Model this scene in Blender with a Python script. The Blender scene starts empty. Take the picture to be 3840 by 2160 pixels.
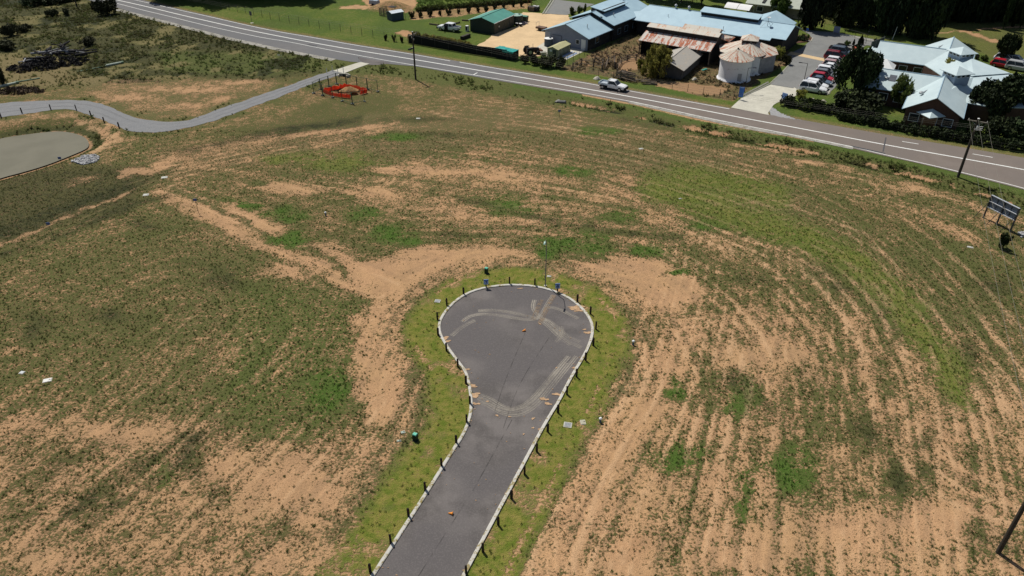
import bpy, math, random
import numpy as np
from mathutils import Vector, Matrix
random.seed(7); RNG = np.random.default_rng(11)
SC = bpy.context.scene; COL = SC.collection
R = math.radians; PI = math.pi
# ------------------------------------------------------------------ camera
FOC, PITCH, CAMH = 2800.0, R(33.3), 43.0
CF = np.array([0, math.cos(PITCH), -math.sin(PITCH)]); CU = np.array([0, math.sin(PITCH), math.cos(PITCH)])
def P(px, py, z=0.0):
    """point at height z that stands where the photo (3840 wide) shows pixel px, py"""
    d = np.array([(px-1920)/FOC, 0, 0]) + CF + CU*(1080-py)/FOC
    t = (z-CAMH)/d[2]
    return Vector((d[0]*t, d[1]*t, z))
def proj(x, y, z):
    zz = y*CF[1] + (z-CAMH)*CF[2]
    return 1920+FOC*x/zz, 1080-FOC*(y*CU[1]+(z-CAMH)*CU[2])/zz
def height_of(base, top_py):
    lo, hi = 0., 80.
    for _ in range(50):
        m = (lo+hi)/2
        if proj(base.x, base.y, base.z+m)[1] > top_py: lo = m
        else: hi = m
    return lo
def mpp(p):   # metres per photo pixel at a point
    return (p.y*CF[1]+(p.z-CAMH)*CF[2])/FOC
cam = bpy.data.cameras.new("camera"); co = bpy.data.objects.new("camera", cam); COL.objects.link(co)
co.location = (0, 0, CAMH); co.rotation_euler = (PI/2-PITCH, 0, 0)
cam.sensor_width = 36; cam.lens = 36*FOC/3840; cam.clip_end = 3000; cam.clip_start = .5
SC.camera = co
SUN_AZ, SUN_EL = R(146-180), R(59)     # the sun stands behind the far buildings, to the left
sd = Vector((math.sin(SUN_AZ)*math.cos(SUN_EL), math.cos(SUN_AZ)*math.cos(SUN_EL), math.sin(SUN_EL)))
sl = bpy.data.lights.new("sun", 'SUN'); sl.energy = 4.2; sl.angle = R(.5); sl.color = (1, .955, .88)
so = bpy.data.objects.new("sun", sl); COL.objects.link(so); so.rotation_euler = sd.to_track_quat('Z', 'Y').to_euler()
W = bpy.data.worlds.new("World"); SC.world = W; W.use_nodes = True
nt = W.node_tree; bg = nt.nodes['Background']; sk = nt.nodes.new('ShaderNodeTexSky'); sk.sky_type = 'NISHITA'
sk.sun_disc = False; sk.sun_elevation = SUN_EL; sk.sun_rotation = SUN_AZ; bg.inputs[1].default_value = .055
nt.links.new(sk.outputs[0], bg.inputs[0])
SC.view_settings.view_transform = 'Standard'; SC.view_settings.look = 'None'; SC.view_settings.exposure = 0
SC.cycles.max_bounces = 5; SC.cycles.diffuse_bounces = 2; SC.cycles.transparent_max_bounces = 6

# ------------------------------------------------------------------ materials
class NT:
    def __init__(s, name):
        s.m = bpy.data.materials.new(name); s.m.use_nodes = True; s.t = s.m.node_tree; s.b = s.t.nodes['Principled BSDF']
        s.b.inputs['Specular IOR Level'].default_value = .25
    def n(s, k, **kw):
        x = s.t.nodes.new(k)
        for a, v in kw.items(): setattr(x, a, v)
        return x
    def l(s, a, b): s.t.links.new(a, b)
    def val(s, sock, v):
        if hasattr(v, 'is_linked') or isinstance(v, bpy.types.NodeSocket): s.l(v, sock)
        else: sock.default_value = v
    def math(s, op, a, b=0.0, c=0.0, clamp=False):
        x = s.n('ShaderNodeMath', operation=op, use_clamp=clamp)
        for i, v in enumerate((a, b, c)): s.val(x.inputs[i], v)
        return x.outputs[0]
    def noise(s, scale, vec=None, detail=3, rough=.55, dist=0):
        x = s.n('ShaderNodeTexNoise'); x.inputs['Scale'].default_value = scale; x.inputs['Detail'].default_value = detail
        x.inputs['Roughness'].default_value = rough; x.inputs['Distortion'].default_value = dist
        if vec is not None: s.l(vec, x.inputs['Vector'])
        return x.outputs[0]
    def mix(s, f, a, b, mode='MIX'):
        x = s.n('ShaderNodeMix', data_type='RGBA', blend_type=mode)
        s.val(x.inputs['Factor'], f)
        for k, v in ((6, a), (7, b)):
            if isinstance(v, tuple): x.inputs[k].default_value = (*v[:3], 1)
            else: s.l(v, x.inputs[k])
        return x.outputs[2]
    def ramp(s, v, lo, hi):
        x = s.n('ShaderNodeMapRange', interpolation_type='SMOOTHSTEP'); s.val(x.inputs[0], v)
        x.inputs[1].default_value = lo; x.inputs[2].default_value = hi
        return x.outputs[0]
    def attr(s, name): return s.n('ShaderNodeAttribute', attribute_name=name)
    def pos(s): return s.n('ShaderNodeNewGeometry').outputs['Position']
    def obj(s): return s.n('ShaderNodeTexCoord').outputs['Object']
    def scale(s, v, xyz):
        x = s.n('ShaderNodeMapping'); s.l(v, x.inputs[0]); x.inputs['Scale'].default_value = xyz; return x.outputs[0]
    def bump(s, h, dist=.05, strength=.6):
        x = s.n('ShaderNodeBump'); x.inputs['Distance'].default_value = dist; x.inputs['Strength'].default_value = strength
        s.l(h, x.inputs['Height']); s.l(x.outputs[0], s.b.inputs['Normal'])
    def out(s, col, rough=.8, metal=0):
        if isinstance(col, tuple): s.b.inputs['Base Color'].default_value = (*col, 1)
        else: s.l(col, s.b.inputs['Base Color'])
        s.val(s.b.inputs['Roughness'], rough); s.b.inputs['Metallic'].default_value = metal
        return s.m
def mul(c, k): return tuple(min(1, x*k) for x in c)
def plain(name, c, rough=.7, var=.18, sc=1.5, metal=0, bump=0, spec=None):
    """base colour with worn, uneven tone at two scales"""
    g = NT(name); v = g.obj()
    f = g.math('ADD', g.math('MULTIPLY', g.noise(sc, v, 4), .6), g.math('MULTIPLY', g.noise(sc*7, v, 2), .4))
    f = g.ramp(f, .3, .7)
    if bump: g.bump(g.noise(sc*10, v, 3), .03, bump)
    if spec is not None: g.b.inputs['Specular IOR Level'].default_value = spec
    return g.out(g.mix(f, mul(c, 1-var), mul(c, 1+var)), rough, metal)
def leafmat(name, dark, light, trans=.0):
    g = NT(name); a = g.attr('tint'); oi = g.n('ShaderNodeObjectInfo')
    f = g.math('ADD', g.math('MULTIPLY', a.outputs['Fac'], .75), g.math('MULTIPLY', g.noise(.9, g.obj(), 3), .45))
    c = g.mix(g.ramp(f, .2, 1.0), dark, light)
    hs = g.n('ShaderNodeHueSaturation'); g.l(c, hs.inputs['Color'])
    g.l(g.math('ADD', g.math('MULTIPLY', oi.outputs['Random'], .04), .48), hs.inputs['Hue'])
    g.l(g.math('ADD', g.math('MULTIPLY', oi.outputs['Random'], .4), .8), hs.inputs['Value'])
    g.b.inputs['Specular IOR Level'].default_value = .15
    g.out(hs.outputs[0], .75)
    if trans:
        tr = g.n('ShaderNodeBsdfTranslucent'); g.l(hs.outputs[0], tr.inputs[0]); ms = g.n('ShaderNodeMixShader'); ms.inputs[0].default_value = trans
        g.l(g.b.outputs[0], ms.inputs[1]); g.l(tr.outputs[0], ms.inputs[2]); g.l(ms.outputs[0], g.t.nodes['Material Output'].inputs[0])
    return g.m

# ------------------------------------------------------------------ mesh building
class MB:
    def __init__(s): s.v = []; s.f = []; s.t = []
    def add(s, vs, fs, tint=None):
        o = len(s.v); s.v += [tuple(v) for v in vs]; s.f += [tuple(i+o for i in f) for f in fs]
        if tint is not None: s.t += [tint]*len(vs)
        return s
    def box(s, c, d, rz=0, taper=0, tilt=None):
        x, y, z = d[0]/2, d[1]/2, d[2]/2; k = 1-taper
        vs = [(-x, -y, -z), (x, -y, -z), (x, y, -z), (-x, y, -z), (-x*k, -y*k, z), (x*k, -y*k, z), (x*k, y*k, z), (-x*k, y*k, z)]
        M = Matrix.Rotation(rz, 3, 'Z')
        if tilt: M = M @ Matrix.Rotation(tilt[0], 3, 'X') @ Matrix.Rotation(tilt[1], 3, 'Y')
        return s.add([tuple(M @ Vector(v)+Vector(c)) for v in vs], [(3, 2, 1, 0), (4, 5, 6, 7), (0, 1, 5, 4), (1, 2, 6, 5), (2, 3, 7, 6), (3, 0, 4, 7)])
    def tube(s, a, b, r0, r1=None, n=8, cap=True):
        r1 = r0 if r1 is None else r1; a = Vector(a); b = Vector(b); d = (b-a)
        q = d.to_track_quat('Z', 'Y').to_matrix(); vs = []
        for p, r in ((a, r0), (b, r1)):
            for i in range(n):
                t = 2*PI*i/n; vs.append(tuple(p + q @ Vector((r*math.cos(t), r*math.sin(t), 0))))
        fs = [(i, (i+1) % n, n+(i+1) % n, n+i) for i in range(n)]
        if cap: fs += [tuple(range(n-1, -1, -1)), tuple(range(n, 2*n))]
        return s.add(vs, fs)
    def path(s, pts, r, n=6):
        for a, b in zip(pts, pts[1:]): s.tube(a, b, r, r, n)
        return s
    def lathe(s, prof, n=24, c=(0, 0, 0)):
        vs = []; fs = []
        for r, z in prof:
            for i in range(n): vs.append((c[0]+r*math.cos(2*PI*i/n), c[1]+r*math.sin(2*PI*i/n), c[2]+z))
        for k in range(len(prof)-1):
            for i in range(n): fs.append((k*n+i, k*n+(i+1) % n, (k+1)*n+(i+1) % n, (k+1)*n+i))
        return s.add(vs, fs)
    def prism(s, poly, z0, z1):
        n = len(poly); vs = [(p[0], p[1], z0) for p in poly]+[(p[0], p[1], z1) for p in poly]
        return s.add(vs, [tuple(range(n-1, -1, -1)), tuple(range(n, 2*n))]+[(i, (i+1) % n, n+(i+1) % n, n+i) for i in range(n)])
    def slab(s, quad, th):
        """a sheet of thickness th below the given 3-D polygon"""
        n = len(quad); vs = [tuple(q) for q in quad]+[(q[0], q[1], q[2]-th) for q in quad]
        return s.add(vs, [tuple(range(n)), tuple(range(2*n-1, n-1, -1))]+[(i, n+i, n+(i+1) % n, (i+1) % n) for i in range(n)])
    def loft(s, rings, cap=True):
        n = len(rings[0]); vs = [p for r in rings for p in r]; fs = []
        for k in range(len(rings)-1):
            for i in range(n): fs.append((k*n+i, k*n+(i+1) % n, (k+1)*n+(i+1) % n, (k+1)*n+i))
        if cap: fs += [tuple(range(n-1, -1, -1)), tuple(range((len(rings)-1)*n, len(rings)*n))]
        return s.add(vs, fs)
    def build(s, name, mat, parent=None, smooth=False, loc=None):
        me = bpy.data.meshes.new(name); me.from_pydata(s.v, [], s.f); me.update()
        if s.t:
            a = me.attributes.new('tint', 'FLOAT', 'POINT'); a.data.foreach_set('value', np.array(s.t, np.float32))
        import bmesh
        b = bmesh.new(); b.from_mesh(me); bmesh.ops.recalc_face_normals(b, faces=b.faces) if len(s.f) < 4000 and not s.t else None; b.to_mesh(me); b.free()
        for m in (mat if isinstance(mat, list) else [mat]): me.materials.append(m)
        if smooth:
            for p in me.polygons: p.use_smooth = True
        o = bpy.data.objects.new(name, me); COL.objects.link(o)
        if parent: o.parent = parent
        if loc is not None: o.location = loc
        return o
def tag(o, label, cat, group=None):
    o['label'] = label; o['category'] = cat
    if group: o['group'] = group
    return o
def thing(name, label, cat, loc=(0, 0, 0), rz=0, group=None):
    o = bpy.data.objects.new(name, None); COL.objects.link(o); o.location = loc; o.rotation_euler = (0, 0, rz); o.empty_display_size = .2
    return tag(o, label, cat, group)
def kids(o): return [c for c in COL.objects if c.parent == o]
def dup(o, loc, rz=0, label=None, sc=None):
    def cp(a, par):
        c = a.copy(); COL.objects.link(c)
        if par: c.parent = par
        for k in TREE.get(a.name, ()): cp(k, c)
        return c
    if o.name not in TREE: scan(o)
    r = cp(o, None); r.location = loc; r.rotation_euler = (0, 0, rz)
    if sc: r.scale = sc
    if label: r['label'] = label
    return r
TREE = {}
def scan(o):
    TREE[o.name] = kids(o)
    for k in TREE[o.name]: scan(k)
def struct(o, kind='structure'):
    o['kind'] = kind; return o
ORD = "first second third fourth fifth sixth seventh eighth ninth tenth eleventh twelfth thirteenth fourteenth fifteenth sixteenth seventeenth eighteenth".split()
def ang(a, b): return math.atan2(b.y-a.y, b.x-a.x)
# ------------------------------------------------------------------ outlines of the laid surfaces (photo pixels)
def c8(pts): return [(x/1.705+1500, y/1.705+850) for x, y in pts]
LEFT_EDGE = c8([(700,380),(600,388),(500,408),(420,440),(350,490),(295,550),(262,610),(258,660),(275,710),(305,760),(340,810),(385,870),(425,920),(445,980),(460,1060),(466,1130),(462,1200),(440,1280),(400,1360),(345,1440)])+[(1610,1846),(1407,2160),(1290,2340)]
RIGHT_EDGE = c8([(700,380),(800,382),(900,395),(1000,425),(1090,470),(1160,530),(1205,590),(1222,640),(1220,700),(1195,770),(1160,840),(1110,920),(1060,1010),(1010,1110),(960,1190),(900,1290),(820,1440)])+[(1901.6,1841.7),(1731,2160),(1634,2340)]
def smooth(pts, it=2, closed=False):
    for _ in range(it):
        q = [] if closed else [pts[0]]
        m = list(zip(pts, pts[1:]+pts[:1])) if closed else list(zip(pts, pts[1:]))
        for a, b in m: q += [a.lerp(b, .25), a.lerp(b, .75)]
        if not closed: q.append(pts[-1])
        pts = q
    return pts
def W3(pts, z=0): return [P(x, y, z) for x, y in pts]
LE, RE = smooth(W3(LEFT_EDGE)), smooth(W3(RIGHT_EDGE))
COURT = LE[::-1]+RE[1:]
GRAVEL_A = [(-60,395),(60,381),(172,378),(250,375),(330,378),(408,397),(470,430),(520,446),(590,456),(660,459),(730,446),(800,418),(880,390),(960,362),(1040,335),(1100,315),(1170,290),(1252,262)]
GRAVEL_B = [(-60,448),(30,436),(120,425),(200,410),(270,410),(330,430),(400,456),(450,480),(500,495),(570,498),(640,491),(720,477),(800,454),(880,425),(950,400),(1010,378),(1080,352),(1180,310),(1290,276)]
POND = [(-80,545),(0,518),(100,504),(180,494),(240,492),(300,505),(328,522),(336,545),(322,560),(270,582),(180,618),(90,645),(0,668),(-80,700)]
HW_FAR = [(-60,-150),(300,-55),(560,6),(680,36),(780,58),(903,88),(1040,116),(1178,138.5),(1316,164),(1454,186),(1554,202),(1689,225),(1842,251),(1962,270),(2083,290),(2200,309),(2341,334),(2600,381),(2730,404),(3000,449),(3332,507),(3628,556),(3840,592),(4100,640)]
HW_NEAR = [(-300,-90),(100,-35),(330,0),(435,28),(500,47),(628,80),(754,112),(870,142),(960,165),(1060,185),(1160,203),(1250,222),(1349,237),(1452,240),(1556,249),(1700,274),(1890,307),(2035,331),(2180,353),(2400,393),(2600,442),(2790,478),(3000,517),(3179,553),(3323,587),(3448,614),(3592,648),(3840,712),(4100,785)]
HF, HN = W3(HW_FAR), W3(HW_NEAR)
SHAPE2 = 1.4907   # sketches below are in the 2576-wide overview
# ------------------------------------------------------------------ numpy noise
def vnoise(x, y, seed):
    r = np.random.default_rng(seed).random((256, 256)).astype(np.float32)
    xi = np.floor(x).astype(int); yi = np.floor(y).astype(int); fx = x-xi; fy = y-yi
    fx = fx*fx*(3-2*fx); fy = fy*fy*(3-2*fy)
    g = lambda a, b: r[a & 255, b & 255]
    return (g(xi, yi)*(1-fx)+g(xi+1, yi)*fx)*(1-fy)+(g(xi, yi+1)*(1-fx)+g(xi+1, yi+1)*fx)*fy
def fbm(x, y, s, seed, o=4):
    v = 0; a = .5; tot = 0
    for k in range(o):
        v = v+a*vnoise(x/s*2**k+17*k, y/s*2**k+31*k, seed+k); tot += a; a *= .55
    return v/tot
def sstep(x, a, b):
    t = np.clip((x-a)/(b-a), 0, 1); return t*t*(3-2*t)
def inpoly(px, py, poly):
    c = np.zeros(px.shape, bool); n = len(poly)
    for i in range(n):
        x0, y0 = poly[i]; x1, y1 = poly[(i+1) % n]
        if y0 == y1: continue
        k = ((y0 > py) != (y1 > py)) & (px < (x1-x0)*(py-y0)/(y1-y0)+x0); c ^= k
    return c
def dline(px, py, pts):
    d = np.full(px.shape, 1e9, np.float32)
    for (x0, y0), (x1, y1) in zip(pts, pts[1:]):
        vx, vy = x1-x0, y1-y0; L = vx*vx+vy*vy+1e-9
        t = np.clip(((px-x0)*vx+(py-y0)*vy)/L, 0, 1)
        d = np.minimum(d, np.hypot(px-x0-t*vx, py-y0-t*vy))
    return d
# ------------------------------------------------------------------ the ground sheet
def spread(a, b, s): return np.arange(a, b, s)
xs = np.concatenate([[-1500,-900,-500,-330,-250], spread(-210,-78,1.2), spread(-78,82,.3), spread(82,210,1.2), [250,330,500,900,1500]])
ys = np.concatenate([[-60,-20,5,15,21], spread(24,108,.3), spread(108,150,.5), spread(150,262,.9), [280,330,450,800,1500,2600]])
GX, GY = np.meshgrid(xs, ys); NXg, NYg = len(xs), len(ys)
xy2 = lambda pts: [(p.x, p.y) for p in pts]
d_court = dline(GX, GY, xy2(LE+RE[::-1])); in_court = inpoly(GX, GY, xy2(COURT))
GZ = .10*(fbm(GX, GY, 6, 3)-.5)+.35*(fbm(GX, GY, 26, 5)-.5)
flat = np.zeros(GX.shape)
px0, py0 = proj(GX, GY, 0*GX)
pond_w = xy2(smooth(W3(POND, -.9), 2, True))
d_pond = dline(GX, GY, pond_w+pond_w[:1]); d_pond = np.where(inpoly(GX, GY, pond_w), -d_pond, d_pond)
hw_mid = [((a.x+b.x)/2, (a.y+b.y)/2) for a, b in zip([P(*HW_FAR[i]) for i in range(len(HW_FAR))], [min(HN, key=lambda q: (q-p).length) for p in HF])]
hw_poly = xy2(HF)+xy2(HN)[::-1]
in_hw = inpoly(GX, GY, hw_poly); d_hwn = dline(GX, GY, xy2(HN)); d_hwf = dline(GX, GY, xy2(HF))
farside = inpoly(GX, GY, xy2(HF)+[(260, 90), (260, 900), (-700, 900), (-700, 300)])
gr_poly = xy2(W3(GRAVEL_A))+xy2(W3(GRAVEL_B))[::-1]
in_gr = inpoly(GX, GY, gr_poly); d_gr = np.minimum(dline(GX, GY, xy2(W3(GRAVEL_A))), dline(GX, GY, xy2(W3(GRAVEL_B))))
# keep laid surfaces on level ground
lev = np.maximum.reduce([np.where(in_court, 1, 1-sstep(d_court, .4, 4)), np.where(in_hw, 1, 1-sstep(np.minimum(d_hwn, d_hwf), .3, 3)), np.where(in_gr, 1, 1-sstep(d_gr, .3, 3)), sstep(GY, 100, 112)*.0+farside*1.0])
GZ = GZ*(1-lev)
bank = sstep(d_pond, .2, 4.2)            # pond bank
GZ = np.where(d_pond < 4.2, GZ*bank+(-1.05)*(1-bank), GZ); GZ = np.where(d_pond < .2, -1.05-.5*sstep(-d_pond, -.2, 2), GZ)
ditch = np.exp(-((d_hwn-4.2)/1.3)**2)*(~in_hw)*(~farside)*sstep(GX, -10, 5)
GZ = GZ-.55*ditch
hole = P(1312, 345); dh = np.hypot((GX-hole.x)/3.2, (GY-hole.y)/1.7)
GZ = GZ-.9*(1-sstep(dh, .55, 1))
mound = P(1462, 40); dm = np.hypot((GX-mound.x)/7, (GY-mound.y-2)/5); GZ = GZ+1.9*(1-sstep(dm, 0, 1))
# cover channels
wx = GX+2.2*(fbm(GX, GY, 3.5, 21)-.5)+1.2*(fbm(GX, GY, 1.1, 23)-.5); wy = GY+2.2*(fbm(GX, GY, 3.5, 25)-.5)+1.2*(fbm(GX, GY, 1.1, 27)-.5)
QX, QY = proj(wx, wy, GZ); OX, OY = QX/SHAPE2, QY/SHAPE2
soil = .40+0*GX; lush = .38+0*GX; dark = .16+0*GX; dry = .25+0*GX; tall = 0*GX; lawn = 0*GX; pink = .5+0*GX
CH = dict(soil=soil, lush=lush, dark=dark, dry=dry, tall=tall, lawn=lawn, pink=pink)
RAG = np.clip(.35+1.7*(fbm(GX, GY, 1.6, 51, 3)-.28), .12, 1)
def put(w, **kv):
    for k, v in kv.items(): CH[k][...] = CH[k]*(1-w)+v*w
def ell(cx, cy, rx, ry, rot=0, k=1.0, **kv):
    c, s = math.cos(R(rot)), math.sin(R(rot)); dx, dy = OX-cx, OY-cy
    d = np.hypot((dx*c+dy*s)/rx, (-dx*s+dy*c)/ry); put(k*(1-sstep(d, .15, 1.35))*RAG, **kv)
def poly(pts, soft=14, k=1.0, **kv):
    d = dline(OX, OY, pts+pts[:1]); d = np.where(inpoly(OX, OY, pts), d, -d); put(k*sstep(d, -soft*.5, soft*.5), **kv)
def stroke(pts, w, k=1.0, **kv):
    put(k*(1-sstep(dline(OX, OY, pts), w*.08, w*.85))*(.35+.65*RAG), **kv)
# --- regions
poly([(-20,560),(160,520),(400,470),(640,640),(900,760),(940,900),(880,1080),(700,1120),(500,1060),(300,1040),(-20,960)], 60, soil=.33, lush=.40, dark=.22, dry=.42)
poly([(600,700),(900,760),(930,900),(880,1060),(700,1120),(560,1000)], 90, .8, soil=.30, lush=.56, dark=.10, dry=.35)
poly([(-20,1040),(200,1060),(420,1040),(720,1120),(880,1100),(980,1120),(900,1270),(800,1460),(-20,1460)], 50, soil=.56, dark=.25, lush=.3)
poly([(1480,1100),(1640,1000),(1800,1040),(2000,1130),(2300,1250),(2600,1300),(2600,1460),(1350,1460),(1400,1300)], 60, soil=.62, dark=.15, lush=.42, dry=.3)
poly([(1750,760),(2000,760),(2250,850),(2480,950),(2600,1050),(2600,1300),(2000,1260),(1800,1060)], 60, soil=.52, dark=.2, lush=.38, dry=.4)
poly([(1700,480),(2000,460),(2300,600),(2600,600),(2600,860),(2400,840),(2240,800),(2060,620),(1800,560)], 50, soil=.30, dark=.28, lush=.42, dry=.42)
poly([(950,400),(1300,360),(1700,470),(1760,560),(1700,640),(1400,600),(1200,600),(950,560),(860,480)], 40, soil=.50, dark=.12, lush=.42, dry=.5)
poly([(900,300),(1200,260),(1600,310),(1900,400),(1700,480),(1300,360),(950,400),(700,400)], 40, soil=.32, dark=.25, lush=.3, dry=.55)
poly([(400,380),(700,330),(960,280),(960,340),(720,400),(420,450)], 25, soil=.5, dark=.2, dry=.6, lush=.25)
poly([(200,195),(700,190),(720,235),(520,300),(330,310),(220,240)], 25, soil=.46, dark=.2, dry=.55)
poly([(-20,420),(200,410),(420,430),(330,520),(-20,620)], 40, soil=.15, dark=.55, lush=.2, dry=.25)
poly([(-20,0),(300,0),(500,50),(700,100),(900,140),(900,165),(700,200),(300,195),(160,215),(-20,215)], 20, soil=.05, dark=.62, dry=.28, lush=.22, tall=.7)
poly([(380,130),(700,130),(880,155),(860,170),(700,190),(520,190),(420,180)], 20, soil=.08, dark=.4, lush=.5, tall=.5, dry=.2)
poly([(-20,130),(170,150),(300,185),(250,215),(-20,230)], 30, soil=.08, dark=.2, dry=.8, lush=.3, tall=.5)
poly([(560,330),(700,300),(860,230),(1000,240),(1000,300),(700,350)], 25, soil=.25, dark=.35, lush=.35)
LB_ = fbm(GX, GY, 11, 111); LC_ = fbm(GX, GY, 4, 113)
put(inpoly(OX, OY, [(-30,-60),(420,-60),(880,150),(600,200),(-30,220)])*.85*sstep(LB_, .50, .62), dark=.85, dry=.2, tall=.8)
put(inpoly(OX, OY, [(-30,-60),(420,-60),(880,150),(600,200),(-30,220)])*.8*sstep(LC_, .58, .68), dark=.05, dry=.8, lush=.45, tall=.35)
# verge between field and highway
put((1-sstep(d_hwn, 5, 8))*(~farside)*(GX > -40), soil=.06, lush=.50, dark=.22, dry=.42, tall=.25+.55*sstep(fbm(GX, GY, 5, 117), .42, .6))
put((1-sstep(d_hwn, 1.6, 2.6))*(~farside)*(GX > 0), soil=.03, lush=.7, dark=.1, dry=.35, tall=.15)
put((1-sstep(d_hwn, .2, 1.2))*(~farside)*(GX > 12)*(GX < 45), soil=.9, pink=.1, tall=0)
# --- bare soil
S9 = dict(soil=.97)
poly([(895,800),(945,760),(1030,745),(1010,830),(985,900),(1050,1000),(1040,1060),(960,1060),(890,950)], 60, .85, soil=.9)
poly([(905,670),(1060,622),(1270,622),(1290,640),(1180,682),(1080,722),(1030,755),(960,745),(890,700)], 34, soil=.96)
for p, w in (([(400,490),(560,560),(700,630),(850,695),(950,750)], 26), ([(590,520),(750,600),(880,665),(960,700)], 34), ([(560,360),(800,335),(1000,310)], 12), ([(0,615),(200,535),(340,480)], 8), ([(310,440),(370,430),(480,380),(680,340)], 18), ([(500,520),(640,560),(760,620)], 16)):
    stroke(p, w, .85, **S9)
stroke([(430,470),(620,560),(800,640),(900,700)], 9, .9, soil=.1, lush=.3, dark=.3, dry=.6)
poly([(1445,672),(1530,645),(1660,650),(1740,705),(1770,760),(1700,790),(1650,760),(1600,735),(1490,700)], 34, soil=.95)
stroke([(1610,745),(1680,800),(1730,850),(1690,920),(1640,1000),(1560,1090),(1490,1190),(1430,1310),(1380,1440)], 95, .8, soil=.93, pink=.55)
for e in ((715,690,80,20,8),(985,428,80,10,4),(960,490,70,20,10),(790,478,130,11,2),(700,470,60,10,0),(1080,650,60,14,-6),(1180,545,75,9,0),(1090,430,120,12,3),(1250,440,120,16,6),(200,1090,150,38,10),(330,1090,80,30,8),(640,1250,180,75,-22),(780,1240,70,60,-30),(560,1160,70,24,-20),(120,1400,100,45,0),(760,1390,120,50,-20),(300,245,90,10,0),(480,225,140,9,0),(620,205,80,8,-4),(480,265,60,10,0),(560,250,40,8,-10),(1580,1400,90,70,0),(1850,1390,120,60,0),(2080,1340,140,70,0),(2330,1330,150,70,0),(1870,900,90,60,40),(2000,900,120,50,30),(2480,540,60,16,30),(2420,590,90,16,25),(2300,470,40,16,20),(2070,415,110,8,8),(1960,380,130,7,8),(1780,330,140,6,8),(2200,290,30,8,8),(1300,640,60,12,0),(950,1010,60,50,0),(60,880,60,20,0),(420,1110,60,20,15),(200,455,50,9,-15),(330,430,40,10,0)):
    ell(*e, .85, **S9)
stroke([(0,310),(90,290),(180,290),(230,310)], 14, .6, soil=.8, dry=.8, pink=0.)
ell(1600,1370,60,40,0,.8, pink=1.)
# --- green and dark patches
for e in ((840,405,125,30,3),(700,400,60,18,0)): ell(*e, .9, soil=.02, lush=.75, dry=.55, dark=0, lawn=.7)
for e in ((1690,985,38,34),(845,970,46,36),(1630,632,46,20),(1710,690,55,14,-8),(395,1205,28,42),(990,590,60,34),(1040,615,40,16),(1280,520,70,26),(1440,430,50,16),(1500,590,60,16),(920,540,60,24),(720,540,60,20),(1380,640,30,22),(740,600,60,24),(830,1000,60,60),(1440,620,110,22,6),(620,520,60,14,20),(1700,1150,80,40),(1870,1000,40,70),(1880,1250,40,80),(2000,1180,80,60),(1560,545,60,14),(2030,610,40,20),(1790,570,60,16),(1500,330,80,12),(1000,345,80,12)): ell(*e, k=1., soil=.02, lush=1., dark=.0, dry=.05)
for e in ((350,1175,95,34,-22),(250,1120,50,18,0),(60,1020,55,18,-8),(720,1050,70,18,-15),(230,1260,120,26,-30),(470,1180,50,30,0),(480,1100,120,30,-20),(130,1190,90,20,-35),(560,1240,60,40,-40),(2190,1090,70,60,0),(2330,1140,50,90,0),(2240,1200,40,60,0),(2450,900,70,50,20),(1900,1020,70,40,40),(1850,960,60,30,30),(2100,700,110,40,30),(2250,800,80,40,50),(1050,300,140,9,-2),(760,320,120,9,-8),(1120,340,150,9,2),(1180,590,120,14,0),(560,700,120,40,20),(280,800,100,30,10),(80,820,80,40,0),(360,560,90,20,10),(2500,1360,90,60,0),(1620,310,120,12,8),(1900,700,70,30,10),(2500,720,60,40,0)): ell(*e, k=.62, soil=.10, dark=.85, lush=.3, dry=.15)
for p, w in (([(0,590),(180,520),(330,465)], 22), ([(0,640),(150,590),(300,530),(420,490)], 16), ([(460,385),(640,345),(900,300)], 16), ([(240,1320),(400,1200),(520,1090)], 16), ([(1150,500),(1400,560),(1700,600)], 14)): stroke(p, w*1.4, .62, soil=.10, dark=.85, lush=.3, dry=.2)
for p, w in (([(1640,470),(1800,520),(2000,590),(2150,655),(2260,755),(2340,860),(2430,990)], 60), ([(1700,440),(1850,465),(1960,490)], 50)): stroke(p, w*1.2, 1., soil=.05, lush=.85, dry=.5, dark=.0, lawn=.6)
put(np.exp(-((d_hwn-4.6)/1.)**2)*(~farside)*(GX > 10)*sstep(fbm(GX, GY, 5, 77), .48, .6), dark=.95, soil=.05, tall=1.)
put(np.exp(-((d_hwn-3.9)/.7)**2)*(~farside)*(GX > 10)*sstep(fbm(GX, GY, 4, 79), .56, .62), soil=1., pink=1., tall=0)
# --- mown verge round the bulb
put(np.exp(-((d_court-5.0)/1.1)**2)*(~in_court)*.75, soil=.55, dry=.85, dark=0, lush=.3)
ring = (1-sstep(d_court+1.6*(fbm(GX, GY, 4, 41)-.5)+1.2*(fbm(GX, GY, 1., 47)-.5), 2.8, 4.4))*(~in_court)
put(ring, soil=.07, lush=.62, dry=.62, dark=.0, lawn=1., tall=0)
put(ring*sstep(fbm(GX, GY, 2.2, 43), .52, .68)*.8, soil=.55, dry=1., lawn=.5)
put(np.exp(-((d_court-2.7)/.25)**2)*(~in_court)*sstep(fbm(GX, GY, 3, 45), .5, .6)*.8, soil=.75)
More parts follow.
